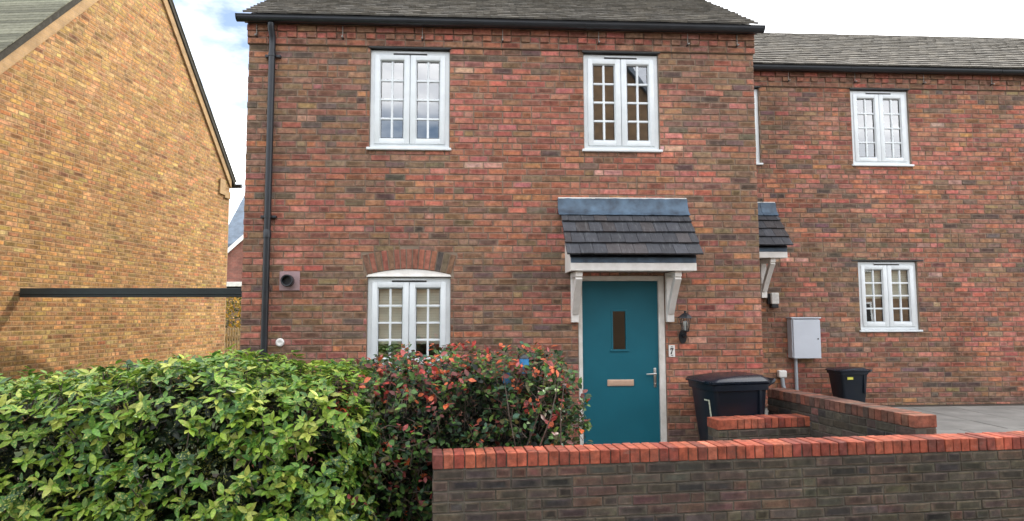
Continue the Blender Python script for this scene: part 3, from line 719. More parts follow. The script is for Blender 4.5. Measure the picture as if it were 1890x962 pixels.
# ---------------------------------------------------------------- neighbour house
NX, NY, NZ = HW, 2.1, .36
nb = tag(empty('brick_house', (NX, NY, NZ)), 'set-back brick house partly hidden behind the right corner, with lower roof', 'house')
NW = 7.2
V1 = (.055, .998, 3.64, 4.802); V2 = (2.45, 3.37, 3.64, 4.802); V3 = (2.45, 3.37, 1.115, 2.142); ND = (.06, .84, .02, 2.162)
nholes = [(V1[0], V1[1], V1[2]-.036, ZC+.01), (V2[0], V2[1], V2[2]-.036, ZC+.01), (V3[0], V3[1], V3[2]-.036, 2.17), (ND[0], ND[1], -.2, ND[3])]
wb = MB(); slab_with_holes(wb, .0, NW, -.4, ZC+.25, .007, .104, nholes)
nwall = wb.build('wall', M['mortar'], nb)
npc = courses(0, NW, zs+[(-.245+.075*0, -.17)], random.Random(77), nholes)
def key_nb(p):
    c = Vector(((p[0]+p[1])/2+NX, NY, (p[2]+p[3])/2+NZ)); sc = (p[1]-p[0])
    vis = 0 if c.x > 6.75+.0 and c.z > .9 else 12
    return (c-CAM).length+vis+(5 if sc < .2 else 0)
lay_bricks(nwall, npc, M['brick'], key_nb, 300, r=random.Random(6))
corbel(nb, .01, NW, nwall, nholes, 33)
for wx in (V1, V2):
    m = MB(); m.box(wx[0]-.02, wx[1]+.02, -.026, .03, ZC-.017, ZC-.003); m.build('lintel', M['upvc_seal'], nb)
m = MB(); m.box(V3[0]-.1, V3[1]+.1, -.006, .03, 2.15, 2.168); m.build('lintel', M['upvc_seal'], nb)
window(nb, *V1); window(nb, *V2); window(nb, *V3, blind=1.6)
m = MB(); m.cbox(.062, .11, .012, .1, .02, 2.16, .005); m.cbox(.79, .838, .012, .1, .02, 2.16, .005); m.cbox(.108, .792, .0135, .1, 2.10, 2.16, .005); m.build('door_frame', M['cream_wood'], nb)
m = MB(); m.box(.112, .788, .05, .09, .03, 2.098); m.build('door', M['black_ink'], nb)
canopy(nb, .03, 1.19, 3.03, 8)
gutter(nb, .02, NW+.1, 5.108, [.45, 1.45, 2.5, 3.6, 4.7])
m = MB(); m.box(.01, NW, -.095, -.050, 5.06, 5.125); m.build('eaves_board', M['black_plastic'], nb)
nrun = 2.05; NPT = R(34); nzr = 5.125+nrun*math.tan(NPT)
m = MB(); m.prism([(-.12, 5.11), (nrun, nzr), (2*nrun+.12, 5.11), (2*nrun+.12, 5.06), (nrun, nzr-.06), (-.05, 5.07)], 'x', .005, NW+.015, (.07, .065, .06)); nroof = m.build('roof', M['roof_tile'], nb)
roof_tiles(nroof, .005, NW+.02, -.155, 5.108, NPT, nrun+.06, M['roof_tile'], seed=5)
for i in range(16):
    m = MB(); xa = i*.45; m.tube([(xa+.004, nrun, nzr-.02), (xa+.446, nrun, nzr-.02)], .095, 12, (.26, .25, .24)); m.build('ridge_tile', M['roof_tile'], nroof)
m = MB(); m.box(.0, .1, .105, 2*nrun, -.4, 5.08); m.box(NW-.1, NW, .105, 2*nrun, -.4, 5.08); m.box(0, NW, 2*nrun, 2*nrun+.1, -.4, 5.08); m.prism([(.0, 5.07), (2*nrun, 5.07), (nrun, nzr-.07)], 'x', NW-.106, NW)
m.build('side_wall', M['side_brick'], nb)
m = MB(); m.box(.11, NW-.11, .12, 2*nrun-.02, 2.42, 2.62); m.box(.11, NW-.11, .12, 2*nrun-.02, 4.95, 5.04); m.box(.11, NW-.11, .12, 2*nrun-.02, -.1, .02); m.build('interior', M['room'], nb)

# ---------------------------------------------------------------- garden walls
def garden_wall(name, label, loc, ang, L, ztop, zbot, seed, cpal=COPE, group=None, single_front=True, nmax=300, corner=False, pal=SOOT):
    """one-brick wall with a brick-on-edge coping; local x along it, front towards -y, thickness .215"""
    e = tag(empty(name, loc, ang), label, 'garden wall', group); r = random.Random(seed); T = .215
    zt = ztop-.108-loc[2]; zb = zbot-loc[2]
    m = MB(); m.box(.006, L-.006, .007, T-.007, zb, zt+.004); core = m.build('wall_core', M['wallmortar'], e)
    zz = []; z = zt
    while z > zb+.02: zz.append((max(zb, z-.075), z)); z -= .075
    pcs = courses(0, L, zz, r, (), None, pal, .16)
    lay_bricks(core, pcs, M['wallbrick'], lambda p: -(p[3]+p[2]) if p[1]-p[0] > .08 else 9, nmax, r=r, depth=.1025)
    back = MB()
    for p in courses(0, L, zz, r, (), None, pal, .16):
        mb = MB(); brick_piece(mb, p[0], p[1], p[2], p[3], 0, .1, p[4], r)
        back.add([(x, T-y, zq) for x, y, zq in mb.v], [f[::-1] for f in mb.f], p[4])
    tag(back.build('brickwork', M['wallbrick'], core), kind='stuff')
    # coping bed and bricks on edge
    m = MB(); m.box(.004, L-.004, .008, T-.008, zt+.0045, zt+.092); m.build('coping_mortar', M['wallmortar'], e)
    x = 0; k = 0
    while x < L-.03:
        wd = .0685+r.uniform(-.004, .003)
        if corner and k == 0: wd = .215
        if corner and k in (2, 5): wd = .0685
        xb = min(L, x+wd); mb = MB(); col = pick(cpal, r, .1); ch = .004
        j = lambda a=.003: r.uniform(-a, a)
        y0, y1, za, zb2 = -.004+j(), T+.004+j(), zt+.008, ztop-loc[2]+j(.003); sk = j(.004)
        bm = bmesh.new(); bmesh.ops.create_cube(bm, size=1)
        for v in bm.verts: v.co = ((x+xb)/2+v.co.x*(xb-x)+sk*(v.co.y), (y0+y1)/2+v.co.y*(y1-y0), (za+zb2)/2+v.co.z*(zb2-za)+v.co.x*sk*.5)
        bmesh.ops.bevel(bm, geom=bm.edges[:], offset=ch, segments=1, affect='EDGES')
        mb.addbm(bm, col); mb.build('coping_brick', M['coping'], e, loc=((x+xb)/2, T/2, (za+zb2)/2))
        x += wd+.0075+r.uniform(-.001, .0015); k += 1
    return e
garden_wall('garden_wall', 'long low front garden wall of sooty brick with bright orange brick-on-edge coping', (2.306, -2.735, 0), R(4.6), 5.4, .725, -.1, 51)
garden_wall('garden_wall', 'short brick wall with orange coping just in front of the wheelie bin', (5.03, -.955, 0), R(8), 1.06, .662, -.05, 52, corner=True)
DARKC = [(6, (120, 84, 70)), (5, (104, 74, 64)), (4, (138, 88, 72)), (3, (90, 72, 64))]
garden_wall('garden_wall', 'dark side wall running forward from the house corner behind the wheelie bin', (6.465, -2.14, 0), R(98.4), 2.12, .87, -.05, 53, cpal=DARKC, nmax=150)

# ---------------------------------------------------------------- things on and by the walls
# lantern
lan = tag(empty('wall_lantern', (4.995, 0, 1.38)), 'black six-sided coach lantern on the wall right of the teal door', 'lantern')
m = MB(); m.prism([(.045*math.cos(a)+.003, .078+.078*math.sin(a)) for a in [2*math.pi*i/18 for i in range(18)]], 'y', -.001, -.022); m.lathe([(.02, 0), (.016, -.03)], (.003, -.02, .10), 'y', 12); m.build('back_plate', M['black_plastic'], lan, smooth='auto')
m = MB(); m.tube([(.003, -.03, .085), (.003, -.075, .075), (.003, -.11, .095), (.003, -.115, .135)], [.012, .012, .012, .014], 10); m.build('arm', M['black_plastic'], lan, smooth='auto')
def hexring(rad, z, n=6): return [(.003+rad*math.cos(math.pi/6+2*math.pi*i/n), -.115+rad*math.sin(math.pi/6+2*math.pi*i/n), z) for i in range(n)]
def hexloft(mb, rings):
    v = [p for rad, z in rings for p in hexring(rad, z)]; k = len(rings)
    mb.add(v, [(i*6+j, i*6+(j+1) % 6, (i+1)*6+(j+1) % 6, (i+1)*6+j) for i in range(k-1) for j in range(6)]+[tuple(range(6))[::-1], tuple(range((k-1)*6, k*6))])
m = MB(); hexloft(m, [(.018, .13), (.040, .142), (.043, .150), (.036, .154)]); m.build('base_cup', M['black_plastic'], lan)
m = MB(); hexloft(m, [(.062, .290), (.080, .292), (.078, .300), (.058, .325), (.026, .346), (.012, .350), (.012, .358), (.016, .366), (.004, .376)]); m.build('lantern_roof', M['black_plastic'], lan)
m = MB(); a = hexring(.034, .152); b = hexring(.060, .291); m.add(a+b, [(i, (i+1) % 6, 6+(i+1) % 6, 6+i) for i in range(6)]); m.build('lantern_glass', M['lamp_glass'], lan)
m = MB()
for i in range(6): m.tube([hexring(.036, .150)[i], hexring(.0625, .293)[i]], .0042, 6)
m.build('cage', M['black_plastic'], lan)
m = MB(); m.lathe([(.012, .155), (.012, .185), (.022, .21), (.027, .235), (.018, .258), (.005, .264)], (.003, -.115, 0), 'z', 14); m.build('bulb', M['lamp_frost'], lan, smooth='auto')
# number plate
npl = tag(empty('house_number_plate', (4.868, 0, 1.295)), 'white ceramic house number plate with black 7 beside door', 'number plate')
m = MB(); m.cbox(-.036, .036, -.013, .0, -.068, .068, .004); m.build('plate', M['white_metal'], npl)
m = MB(); seven(m, .0, 0, .036, .068, .013, -.0135, .0015); m.build('numeral', M['black_ink'], npl)
m = MB()
for s in (-1, 1):
    for q in (-1, 0, 1): m.lathe([(.0045, 0), (.0045, -.0015)], (q*.010, -.0132, s*(.050-abs(q)*.004)), 'y', 8)
m.build('ornament', M['black_ink'], npl)
# neighbour lamp
bl = tag(empty('bulkhead_lamp', (NX+1.10, NY, 2.02)), 'small frosted box lamp with black base under the neighbouring canopy', 'lamp')
m = MB(); m.cbox(-.085, -.02, -.05, .0, -.16, .0, .006); m.cbox(-.05, .05, -.10, -.0, -.215, -.16, .008); m.build('base', M['black_plastic'], bl)
m = MB(); m.cbox(-.058, .058, -.11, -.051, -.158, .01, .012); m.build('diffuser', M['lamp_frost'], bl)
# meter box
mt = tag(empty('meter_box', (NX+1.31, NY, 1.07)), 'pale grey plastic meter box on the neighbouring brick wall', 'meter box')
m = MB(); m.cbox(.0, .42, -.14, -.0, .0, .575, .008); m.build('casing', M['grey_box'], mt)
m = MB(); m.cbox(.016, .425, -.162, -.141, -.004, .56, .01); m.build('door', M['grey_box'], mt)
m = MB(); m.cbox(-.012, .44, -.17, -.0, .577, .596, .005); m.build('lid', M['grey_box'], mt)
m = MB(); m.lathe([(.012, 0), (.012, -.004)], (.385, -.162, .28), 'y', 12); m.build('lock', M['black_plastic'], mt)
m = MB(); m.tube([(.09, -.05, .0), (.09, -.05, -.68)], .024, 12); m.build('conduit', M['grey_pipe'], mt, smooth='auto')
# small white tap box
sb = tag(empty('outlet_cover', (NX+1.185, NY, .835)), 'small white outlet cover with grey pipe left of the meter box', 'outlet cover')
m = MB(); m.cbox(-.062, .062, -.09, -.0, -.052, .055, .018); m.build('cover', M['white_metal'], sb)
m = MB(); m.tube([(.0, -.05, -.045), (.01, -.05, -.16), (.05, -.045, -.30), (.055, -.045, -.46)], .028, 12); m.build('pipe', M['grey_pipe'], sb, smooth='auto')

def wheelie_bin(name, label, loc, rz, numbered=False):
    """two-wheeled bin: local x front(-) to hinge(+), width along y"""
    e = tag(empty(name, loc, rz), label, 'wheelie bin')
    def sec(z, xa, xb, hw, rad=.05):
        pts = []
        for cx, cyy, a0 in ((xb-rad, hw-rad, 0), (xa+rad, hw-rad, 90), (xa+rad, -hw+rad, 180), (xb-rad, -hw+rad, 270)):
            for k in range(4): a = R(a0+30*k); pts.append((cx+rad*math.cos(a), cyy+rad*math.sin(a), z))
        return pts
    def loft(mb, secs):
        n = 16; v = [p for s in secs for p in s]
        mb.add(v, [(i*n+j, i*n+(j+1) % n, (i+1)*n+(j+1) % n, (i+1)*n+j) for i in range(len(secs)-1) for j in range(n)]+[tuple(range(n))[::-1], tuple(range((len(secs)-1)*n, len(secs)*n))])
    m = MB(); loft(m, [sec(.05, -.22, .24, .215), sec(.12, -.235, .26, .225), sec(.45, -.275, .29, .245), sec(.88, -.325, .315, .268), sec(.90, -.33, .32, .272), sec(.905, -.352, .335, .288), sec(.965, -.358, .34, .292), sec(.972, -.345, .33, .282)])
    m.build('body', M['bin'], e, smooth='auto')
    m = MB(); loft(m, [sec(.974, -.385, .345, .298), sec(.985, -.392, .352, .303, .06), sec(1.0, -.39, .352, .302, .06), sec(1.022, -.362, .335, .280, .07), sec(1.052, -.10, .31, .245, .09), sec(1.06, .02, .28, .20, .09)])
    m.build('lid', M['bin_lid'], e, smooth='auto')
    m = MB(); m.cbox(-.425, -.375, -.16, .16, .985, 1.0, .005); m.build('lid_lip', M['bin'], e)
    m = MB(); m.tube([(.335, -.25, .955), (.40, -.25, .985), (.425, -.24, 1.0), (.425, .24, 1.0), (.40, .25, .985), (.335, .25, .955)], .018, 10); m.build('handle', M['bin'], e, smooth='auto')
    m = MB(); m.tube([(.35, -.27, .99), (.35, .27, .99)], .022, 10); m.build('hinge', M['bin'], e, smooth='auto')
    for y in (-.2715, .2715):
        m = MB(); m.cbox(.20, .235, y-.012, y+.012, .42, .90, .004); m.build('rib', M['bin'], e)
    for y in (-.235, .235):
        m = MB(); m.lathe([(.05, -.022), (.095, -.025), (.10, -.015), (.10, .015), (.095, .025), (.05, .022)], (.255, y, .10), 'y', 22); m.build('wheel', M['black_plastic'], e, smooth='auto')
    if numbered:
        # painted 7 on the front (facing -x)
        m = MB(); xf = -.312
        def s(y0, z0, y1, z1, t):
            f = lambda z: -.275-.05*(z-.45)/.43-.006
            m.add([(f(z0), y0-t, z0), (f(z0), y0+t, z0), (f(z1), y1+t, z1), (f(z1), y1-t, z1), (f(z0)+.003, y0-t, z0), (f(z0)+.003, y0+t, z0), (f(z1)+.003, y1+t, z1), (f(z1)+.003, y1-t, z1)],
                  [(0, 1, 2, 3), (4, 7, 6, 5), (0, 4, 5, 1), (1, 5, 6, 2), (2, 6, 7, 3), (3, 7, 4, 0)])
        s(-.075, .785, -.075, .80, .055); s(-.118, .60, -.115, .79, .014); s(-.112, .56, -.118, .61, .014)
        m.build('numeral', M['bin_white'], e)
    return e
wheelie_bin('wheelie_bin', 'black wheelie bin with a white 7 between the door and side wall', (5.36, -.42, .012), R(11), True).scale = (.96, .98, 1)
nbin = wheelie_bin('wheelie_bin', 'black bin with yellow sticker below the meter box on neighbouring paving', (NX+1.97, NY-.42, .36-.44), R(4))
nbin.location.z = .362
nbin.scale = (.62, .62, .56)
m = MB(); m.box(-.20, -.06, -.283, -.2795, .78, .84); m.build('sticker', M['yellow'], nbin)

# ---------------------------------------------------------------- gap between the houses
# buff gable house
u = Vector((math.sin(R(6.8)), math.cos(R(6.8)), 0))
bh = tag(empty('buff_house', (-3.60, 9.4, 0), R(-6.8)), 'sunlit buff brick house with steep gable at the left edge', 'house')
# local: -y runs towards the camera, wall face at x=0 looking +x
BW = 7.4; BE = 5.12; BP = R(47); pk = BE+BW/2*math.tan(BP)
m = MB(); m.prism([(0, -.3), (0, BE), (-BW/2, pk), (-BW, BE), (-BW, -.3)], 'x', -6.5, 0); bw_ = m.build('wall', M['buff_brick'], bh)
BPAL = [(6, (182, 138, 86)), (5, (175, 131, 80)), (4, (190, 147, 96)), (3, (165, 122, 76)), (1, (154, 113, 74))]
bz = []; z = pk-.1
while z > .3: bz.append((z-.075, z)); z -= .075
def gable_span(zq):
    h = 0 if zq < BE else (zq-BE)/math.tan(BP); return (h+.03, BW-h-.03)
bmb = MB(); br_ = random.Random(91)
for kb, (za, zb) in enumerate(bz):
    g0, g1 = gable_span(zb)
    if g1-g0 < .2: continue
    for pc in courses(g0, g1, [(za, zb)], br_, (), None, BPAL, .1, kb):
        mb = MB(); brick_piece(mb, pc[0], pc[1], pc[2], pc[3], 0, .02, pc[4], br_)
        n0 = len(bmb.v); bmb.v += [(-yy+.0035, -xx, zq) for xx, yy, zq in mb.v]; bmb.f += [tuple(i+n0 for i in f[::-1]) for f in mb.f]
        bmb.c += [c[::-1] if isinstance(c, list) else c for c in mb.c]
tag(bmb.build('brickwork', M['buff_unit'], bw_), kind='stuff')
m = MB(); m.prism([(-.0, BE-.20), (-.0, BE+.02), (-BW/2, pk+.02), (-BW, BE+.02), (-BW, BE-.20), (-BW/2, pk-.22)], 'x', .013, .045); m.build('verge_course', M['buff_brick'], bh)
m = MB()
for (ya, yb, za, zb) in ((-.02, -.55, BE-.42, BE-.30), (-.30, -.55, BE-.30, BE-.05), (-.02, -.30, BE-.48, BE-.42)): m.box(.0125, .043, yb, ya, za, zb)
m.build('corbel', M['buff_brick'], bh)
m = MB(); o = .16
m.prism([(o, BE-o*math.tan(BP)+.03), (-BW/2, pk+.05), (-BW-o, BE-o*math.tan(BP)+.03), (-BW-o, BE-o*math.tan(BP)+.16), (-BW/2, pk+.20), (o, BE-o*math.tan(BP)+.16)], 'x', -6.6, .07, (.05, .045, .035)); broof = m.build('roof', M['roof_tile'], bh)
for s in (0, 1):
    m = MB(); rr = random.Random(61+s); n = int((BW/2+o)/math.cos(BP)/.105)
    for i in range(n):
        t = i*.105*math.cos(BP); y = o+.02-t if s == 0 else -BW-o-.02+t; z = BE+.16-(o)*math.tan(BP)+t*math.tan(BP)
        sg = -1 if s == 0 else 1; dy = .17*math.cos(BP)*sg; dz = .17*math.sin(BP)
        g = rr.choice([.10, .13, .16, .19])
        m.add([(-6.6, y, z+.012), (.085+rr.uniform(-.006, .006), y, z+.012), (.085, y+dy, z+dz+.004), (-6.6, y+dy, z+dz+.004), (-6.6, y, z+.030), (.085, y, z+.030), (.085, y+dy, z+dz+.020), (-6.6, y+dy, z+dz+.020)],
              [(0, 1, 2, 3), (4, 5, 6, 7), (0, 1, 5, 4), (1, 2, 6, 5), (0, 4, 7, 3), (2, 3, 7, 6)], (g, g*.98, g*.7))
    tag(m.build('tile_courses', M['roof_tile'], broof), kind='stuff')
m = MB(); m.tube([(.22, .20, BE-.10), (-6.5, .20, BE-.10)], .055, 12); m.build('gutter', M['black_plastic'], bh)
# dark beam across the gap
bm_ = tag(empty('steel_beam', (0, 3.0, 2.0)), 'dark horizontal beam bridging the gap left of the brick house', 'beam')
m = MB(); m.cbox(-4.33, -.002, -.04, .04, .0, .14, .006); m.build('beam', M['steel_beam'], bm_)
m = MB(); m.cbox(-4.33, -.004, -.055, -.041, .045, .060, .003); m.build('flange', M['steel_beam'], bm_)
# timber fence
fe = tag(empty('timber_fence', (-5.2, 10.6, 0)), 'pale timber paling fence seen through the gap between the houses', 'fence')
pm = MB(); pm.cbox(-.022, .022, -.012, .012, -.1, 1.38, .004); p0 = pm.build('paling', M['timber'], fe)
for i in range(74):
    o = p0 if i == 0 else p0.copy()
    if i: C.objects.link(o); o.parent = fe
    o.location = (i*.068, 0, rng.uniform(-.012, .012))
for zq in (.35, 1.1):
    m = MB(); m.box(-.05, 5.1, .013, .05, zq, zq+.08); m.build('rail', M['timber'], fe)
# far garage with white fascia
ga = tag(empty('garage', (-11, 20, 0)), 'low garage with white fascia beyond the fence', 'garage')
m = MB(); m.box(0, 7, 0, 5, -.1, 2.8); m.build('wall', M['brown_far'], ga)
m = MB(); m.cbox(-.1, 7.1, -.12, 5.1, 2.88, 3.07, .01); m.build('fascia', M['white_wood'], ga)
# far red house
fh = tag(empty('red_house', (-9.9, 26, 0)), 'distant red brick house with blue-grey slate roof seen through the gap', 'house')
m = MB(); m.box(0, 8, 0, 7, -.1, 5.3); m.prism([(.55, -.1), (.55, 4.55), (3.3, 7.1), (6.05, 4.55), (6.05, -.1)], 'y', -1.2, .0); m.prism([(0, 5.3), (7, 5.3), (3.5, 8.3)], 'x', 0, .1); m.prism([(0, 5.3), (7, 5.3), (3.5, 8.3)], 'x', 7.9, 8); m.build('wall', M['red_far'], fh)
m = MB(); m.prism([(-.25, 5.1), (3.5, 8.45), (7.25, 5.1), (7.25, 5.25), (3.5, 8.62), (-.25, 5.25)], 'x', -.12, 8.12); m.build('roof', M['far_slate'], fh)
m = MB(); m.prism([(.3, 4.36), (3.3, 7.14), (6.3, 4.36), (6.3, 4.52), (3.3, 7.30), (.3, 4.52)], 'y', -1.3, 2.5); m.build('wing_roof', M['far_slate'], fh)
m = MB(); m.prism([(.25, 4.25), (3.3, 7.08), (6.35, 4.25), (6.35, 4.48), (3.3, 7.31), (.25, 4.48)], 'y', -1.36, -1.305); m.build('bargeboard', M['white_wood'], fh)

# ---------------------------------------------------------------- house across the road (seen in the window glass)
oh = tag(empty('brown_house', (3.5, -13.2, 0)), 'brown brick gable house across the road, mirrored in the upper right window', 'house')
m = MB(); m.prism([(0, -.1), (0, 5.8), (3.35, 10.85), (6.7, 5.8), (6.7, -.1)], 'y', -8, 0); m.build('wall', M['brown_far'], oh)
m = MB(); m.prism([(-.2, 5.55), (3.35, 10.9), (6.9, 5.55), (6.9, 5.75), (3.35, 11.12), (-.2, 5.75)], 'y', -8.1, .12); m.build('roof', M['far_slate'], oh)
for (xa, za) in ((1.2, 3.6), (4.4, 3.6), (1.2, 1.0)):
    m = MB(); m.box(xa, xa+1.1, .0, .06, za, za+1.25); f_ = m.build('window', M['upvc'], oh)
    m = MB(); m.box(xa+.08, xa+.52, .062, .066, za+.08, za+1.17); m.box(xa+.58, xa+1.02, .062, .066, za+.08, za+1.17); m.build('pane', M['black_ink'], f_)

def terrace(label, x, L, eave, ridge, wins):
    e = tag(empty('terraced_house', (x, -13.6, 0)), label, 'house')
    m = MB(); m.prism([(0, -.1), (0, eave), (-4, ridge), (-8, eave), (-8, -.1)], 'x', 0, L); m.build('wall', M['brown_far'], e)
    m = MB(); m.prism([(.25, eave-.2), (-4, ridge+.05), (-8.25, eave-.2), (-8.25, eave-.02), (-4, ridge+.26), (.25, eave-.02)], 'x', -.1, L+.1); m.build('roof', M['far_slate'], e)
    for xa, za in wins:
        m = MB(); m.box(xa, xa+1.2, .0, .06, za, za+1.2); f_ = m.build('window', M['upvc'], e)
        for k in (0, 1): m = MB(); m.box(xa+.08+k*.55, xa+.57+k*.55, .062, .066, za+.08, za+1.12); m.build('pane', M['black_ink'], f_)
terrace('long low brick terrace across the road, behind the viewer to the left', -18.5, 20.6, 4.5, 6.4, [(2, 1), (5, 1), (9, 1), (12, 1), (16, 1), (2, 3), (9, 3), (16, 3)])
terrace('taller brick terrace across the road, behind the viewer to the right', 11.2, 14, 5.2, 7.6, [(2, 1), (6, 1), (10, 1), (2, 3.4), (6, 3.4), (10, 3.4)])

# ---------------------------------------------------------------- foliage
def leaf_template(L, W, droop=.14, fold=.25, fine=True):
    ts = [0, .18, .45, .75, 1]; ws = [.0, .62, 1.0, .66, 0]
    v = [(0, 0, 0)]
    for t, w_ in list(zip(ts, ws))[1:-1]:
        z = -droop*t*t*L; h = w_*W/2
        v += [(t*L, -h, z+fold*h), (t*L, 0, z), (t*L, h, z+fold*h)]
    v.append((L, 0, -droop*L))
    f = [(0, 1, 2), (0, 2, 3), (1, 4, 5, 2), (2, 5, 6, 3), (4, 7, 8, 5), (5, 8, 9, 6), (7, 10, 8), (8, 10, 9)]
    return np.array(v), f
def frame_of(d, up):
    d = d/np.linalg.norm(d); s = np.cross(up, d); n = np.linalg.norm(s)
    s = s/n if n > 1e-5 else np.array([1., 0, 0]); return d, s, np.cross(d, s)
class Leaves:
    def __init__(s): s.items = []
    def add(s, pos, d, up, scale, col): s.items.append((pos, d, up, scale, col))
    def build(s, parent, tmpl, mat, nsingle=300):
        tv, tf = tmpl; cam_ = np.array(CAM); org = np.array(parent.location)
        P = np.array([i[0] for i in s.items]); dist = np.linalg.norm(P+0-cam_, axis=1)
        bonus = np.array([-(np.dot(i[2]/np.linalg.norm(i[2]), (cam_-i[0])/np.linalg.norm(cam_-i[0])))*.35-i[3]*.25 for i in s.items])
        vis = np.array([5.0 if (i[0][0] > 2.25 and i[0][2] < .85) else 0 for i in s.items])
        order = np.argsort(dist+bonus+vis); single = set(order[:nsingle].tolist())
        nv = len(tv); V = []; F = []; COL = []
        for k, (pos, d, up, sc, col) in enumerate(s.items):
            a, b, c = frame_of(np.asarray(d), np.asarray(up)); A = np.stack([a, b, c])
            pts = tv*sc@A
            if k in single:
                mb = MB(); mb.add(pts.tolist(), tf, col); o = mb.build('leaf', mat, parent, smooth=True); o.location = tuple(np.asarray(pos)-org)
            else:
                base = len(V)*nv; V.append(pts+np.asarray(pos)-org); F += [tuple(i+base for i in f) for f in tf]; COL += [col]*len(tf)
        mb = MB(); mb.v = np.concatenate(V).tolist(); mb.f = F; mb.c = COL
        return tag(mb.build('foliage', mat, parent, smooth=True), kind='stuff')
def rbox_sdf(p, c, h, r):
    q = np.abs(p-c)-(h-r); return np.linalg.norm(np.maximum(q, 0), axis=-1)+np.minimum(q.max(axis=-1), 0)-r
def sdf_grad(f, p, e=.01):
    g = np.array([f(p+np.array(d)*e)-f(p-np.array(d)*e) for d in ((1, 0, 0), (0, 1, 0), (0, 0, 1))]); n = np.linalg.norm(g); return g/n if n > 1e-6 else np.array([0, 0, 1.])
def bumps(p, s, seed):
    return (np.sin(p[..., 0]*s+seed)*np.sin(p[..., 1]*s*1.3+seed*2.1)+np.sin(p[..., 0]*s*2.3+seed*.7)*np.sin(p[..., 2]*s*2.1+1.3*seed)*.6+np.sin(p[..., 1]*s*3.1+p[..., 0]*s*1.7)*.4)

# spotted laurel hedge
hg = tag(empty('spotted_laurel_hedge', (.4, -2.1, 0)), 'yellow-spotted green laurel hedge filling the lower left corner', 'hedge')
def f_l(p):
    a = rbox_sdf(p, np.array([-.35, -2.02, .58]), np.array([2.15, .86, .79]), .42)
    # the right end tapers back: higher up it stops sooner
    cut = (p[..., 0]-(2.12-.34*p[..., 2]))*.9
    low = (p[..., 2]-(1.30+.06*np.sin(p[..., 0]*2.2+.5)-.05*np.maximum(0, .7-p[..., 0])))
    return np.maximum(np.maximum(a, cut), low)+.045*bumps(p, 4.5, 2.0)
LV = Leaves(); lr = np.random.default_rng(3)
pts = lr.uniform((-2.4, -3.0, -.05), (2.2, -1.1, 1.45), (60000, 3)); sd = f_l(pts)
GR = [lin(116, 152, 54), lin(92, 134, 50), lin(66, 108, 44), lin(142, 170, 62), lin(172, 182, 84), lin(44, 80, 38)]; DK = [lin(24, 42, 22), lin(18, 32, 18), lin(36, 60, 30)]  # older inner leaves are darker green, blackened further to paint in gap shade
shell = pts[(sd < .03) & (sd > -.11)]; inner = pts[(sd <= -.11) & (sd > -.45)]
shell = shell[:3900]; inner = inner[:6500]
stems = MB()
for q, arr in enumerate((shell, inner)):
    for p in arr:
        g = sdf_grad(f_l, p); ax = g*.8+np.array([0, 0, .75])+lr.normal(0, .28, 3); ax /= np.linalg.norm(ax)
        if p[1] > -1.6 and p[2] < .95: continue
        n = lr.integers(4, 7); ph = lr.uniform(0, 6.28)
        t1 = np.cross(ax, [0.3, .2, 1.]); t1 /= np.linalg.norm(t1); t2 = np.cross(ax, t1)
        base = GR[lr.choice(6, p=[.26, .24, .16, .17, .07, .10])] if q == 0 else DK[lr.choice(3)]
        for k in range(n):
            a = ph+k*2.4; el = lr.uniform(.15, .75)
            d = (t1*math.cos(a)+t2*math.sin(a))*math.cos(el)+ax*math.sin(el); d[2] -= .18
            kk = 1+lr.uniform(-.22, .22)
            if q == 0 and lr.random() < .35: base = GR[lr.choice(6, p=[.2, .2, .16, .2, .14, .10])]
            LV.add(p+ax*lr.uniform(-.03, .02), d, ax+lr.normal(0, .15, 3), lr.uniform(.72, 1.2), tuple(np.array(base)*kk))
        stems.tube([p-ax*.16, p], .004, 4, cap=False) if lr.random() < .35 else None
LV.build(hg, leaf_template(.080, .036), M['laurel'])
for i in range(34):
    bx = lr.uniform(-2.0, 1.7); by = lr.uniform(-2.5, -1.5); tx = bx+lr.uniform(-.3, .3)
    stems.tube([(bx, by, -.02), ((bx+tx)/2+.03, by+.02, .45), (tx, by+lr.uniform(-.2, .2), .98)], [.016, .012, .006], 6)
stems.v = [(x-.4, y+2.1, z_) for x, y, z_ in stems.v]
stems.build('stem', M['twig'], hg)

# red-tinged autumn shrub
sh = tag(empty('autumn_shrub', (2.5, -1.75, 0)), 'twiggy shrub with dark green, red and orange leaves before the ground-floor window', 'shrub')
def f_s(p):
    a = rbox_sdf(p, np.array([2.51, -1.62, .68]), np.array([.98, .80, .70]), .36)
    b = rbox_sdf(p, np.array([1.80, -2.12, .55]), np.array([.52, .50, .72]), .3)
    return np.minimum(a, b)+.07*bumps(p, 4.0, 5.0)
LS = Leaves(); sr = np.random.default_rng(8)
pts = sr.uniform((1.2, -2.75, .0), (3.75, -.6, 1.6), (40000, 3)); sd = f_s(pts)
cand = pts[(sd < .02) & (sd > -.30)][:1750]; inn = pts[(sd <= -.14)][:1500]
tw = MB()
SC = {'deep': lin(18, 28, 18), 'dark': lin(48, 76, 44), 'mid': lin(82, 116, 56), 'lime': lin(124, 150, 70), 'olive': lin(92, 88, 52), 'maroon': lin(112, 58, 52), 'red': lin(176, 66, 58), 'orange': lin(206, 104, 62), 'pink': lin(190, 100, 96), 'teal': lin(56, 92, 70)}
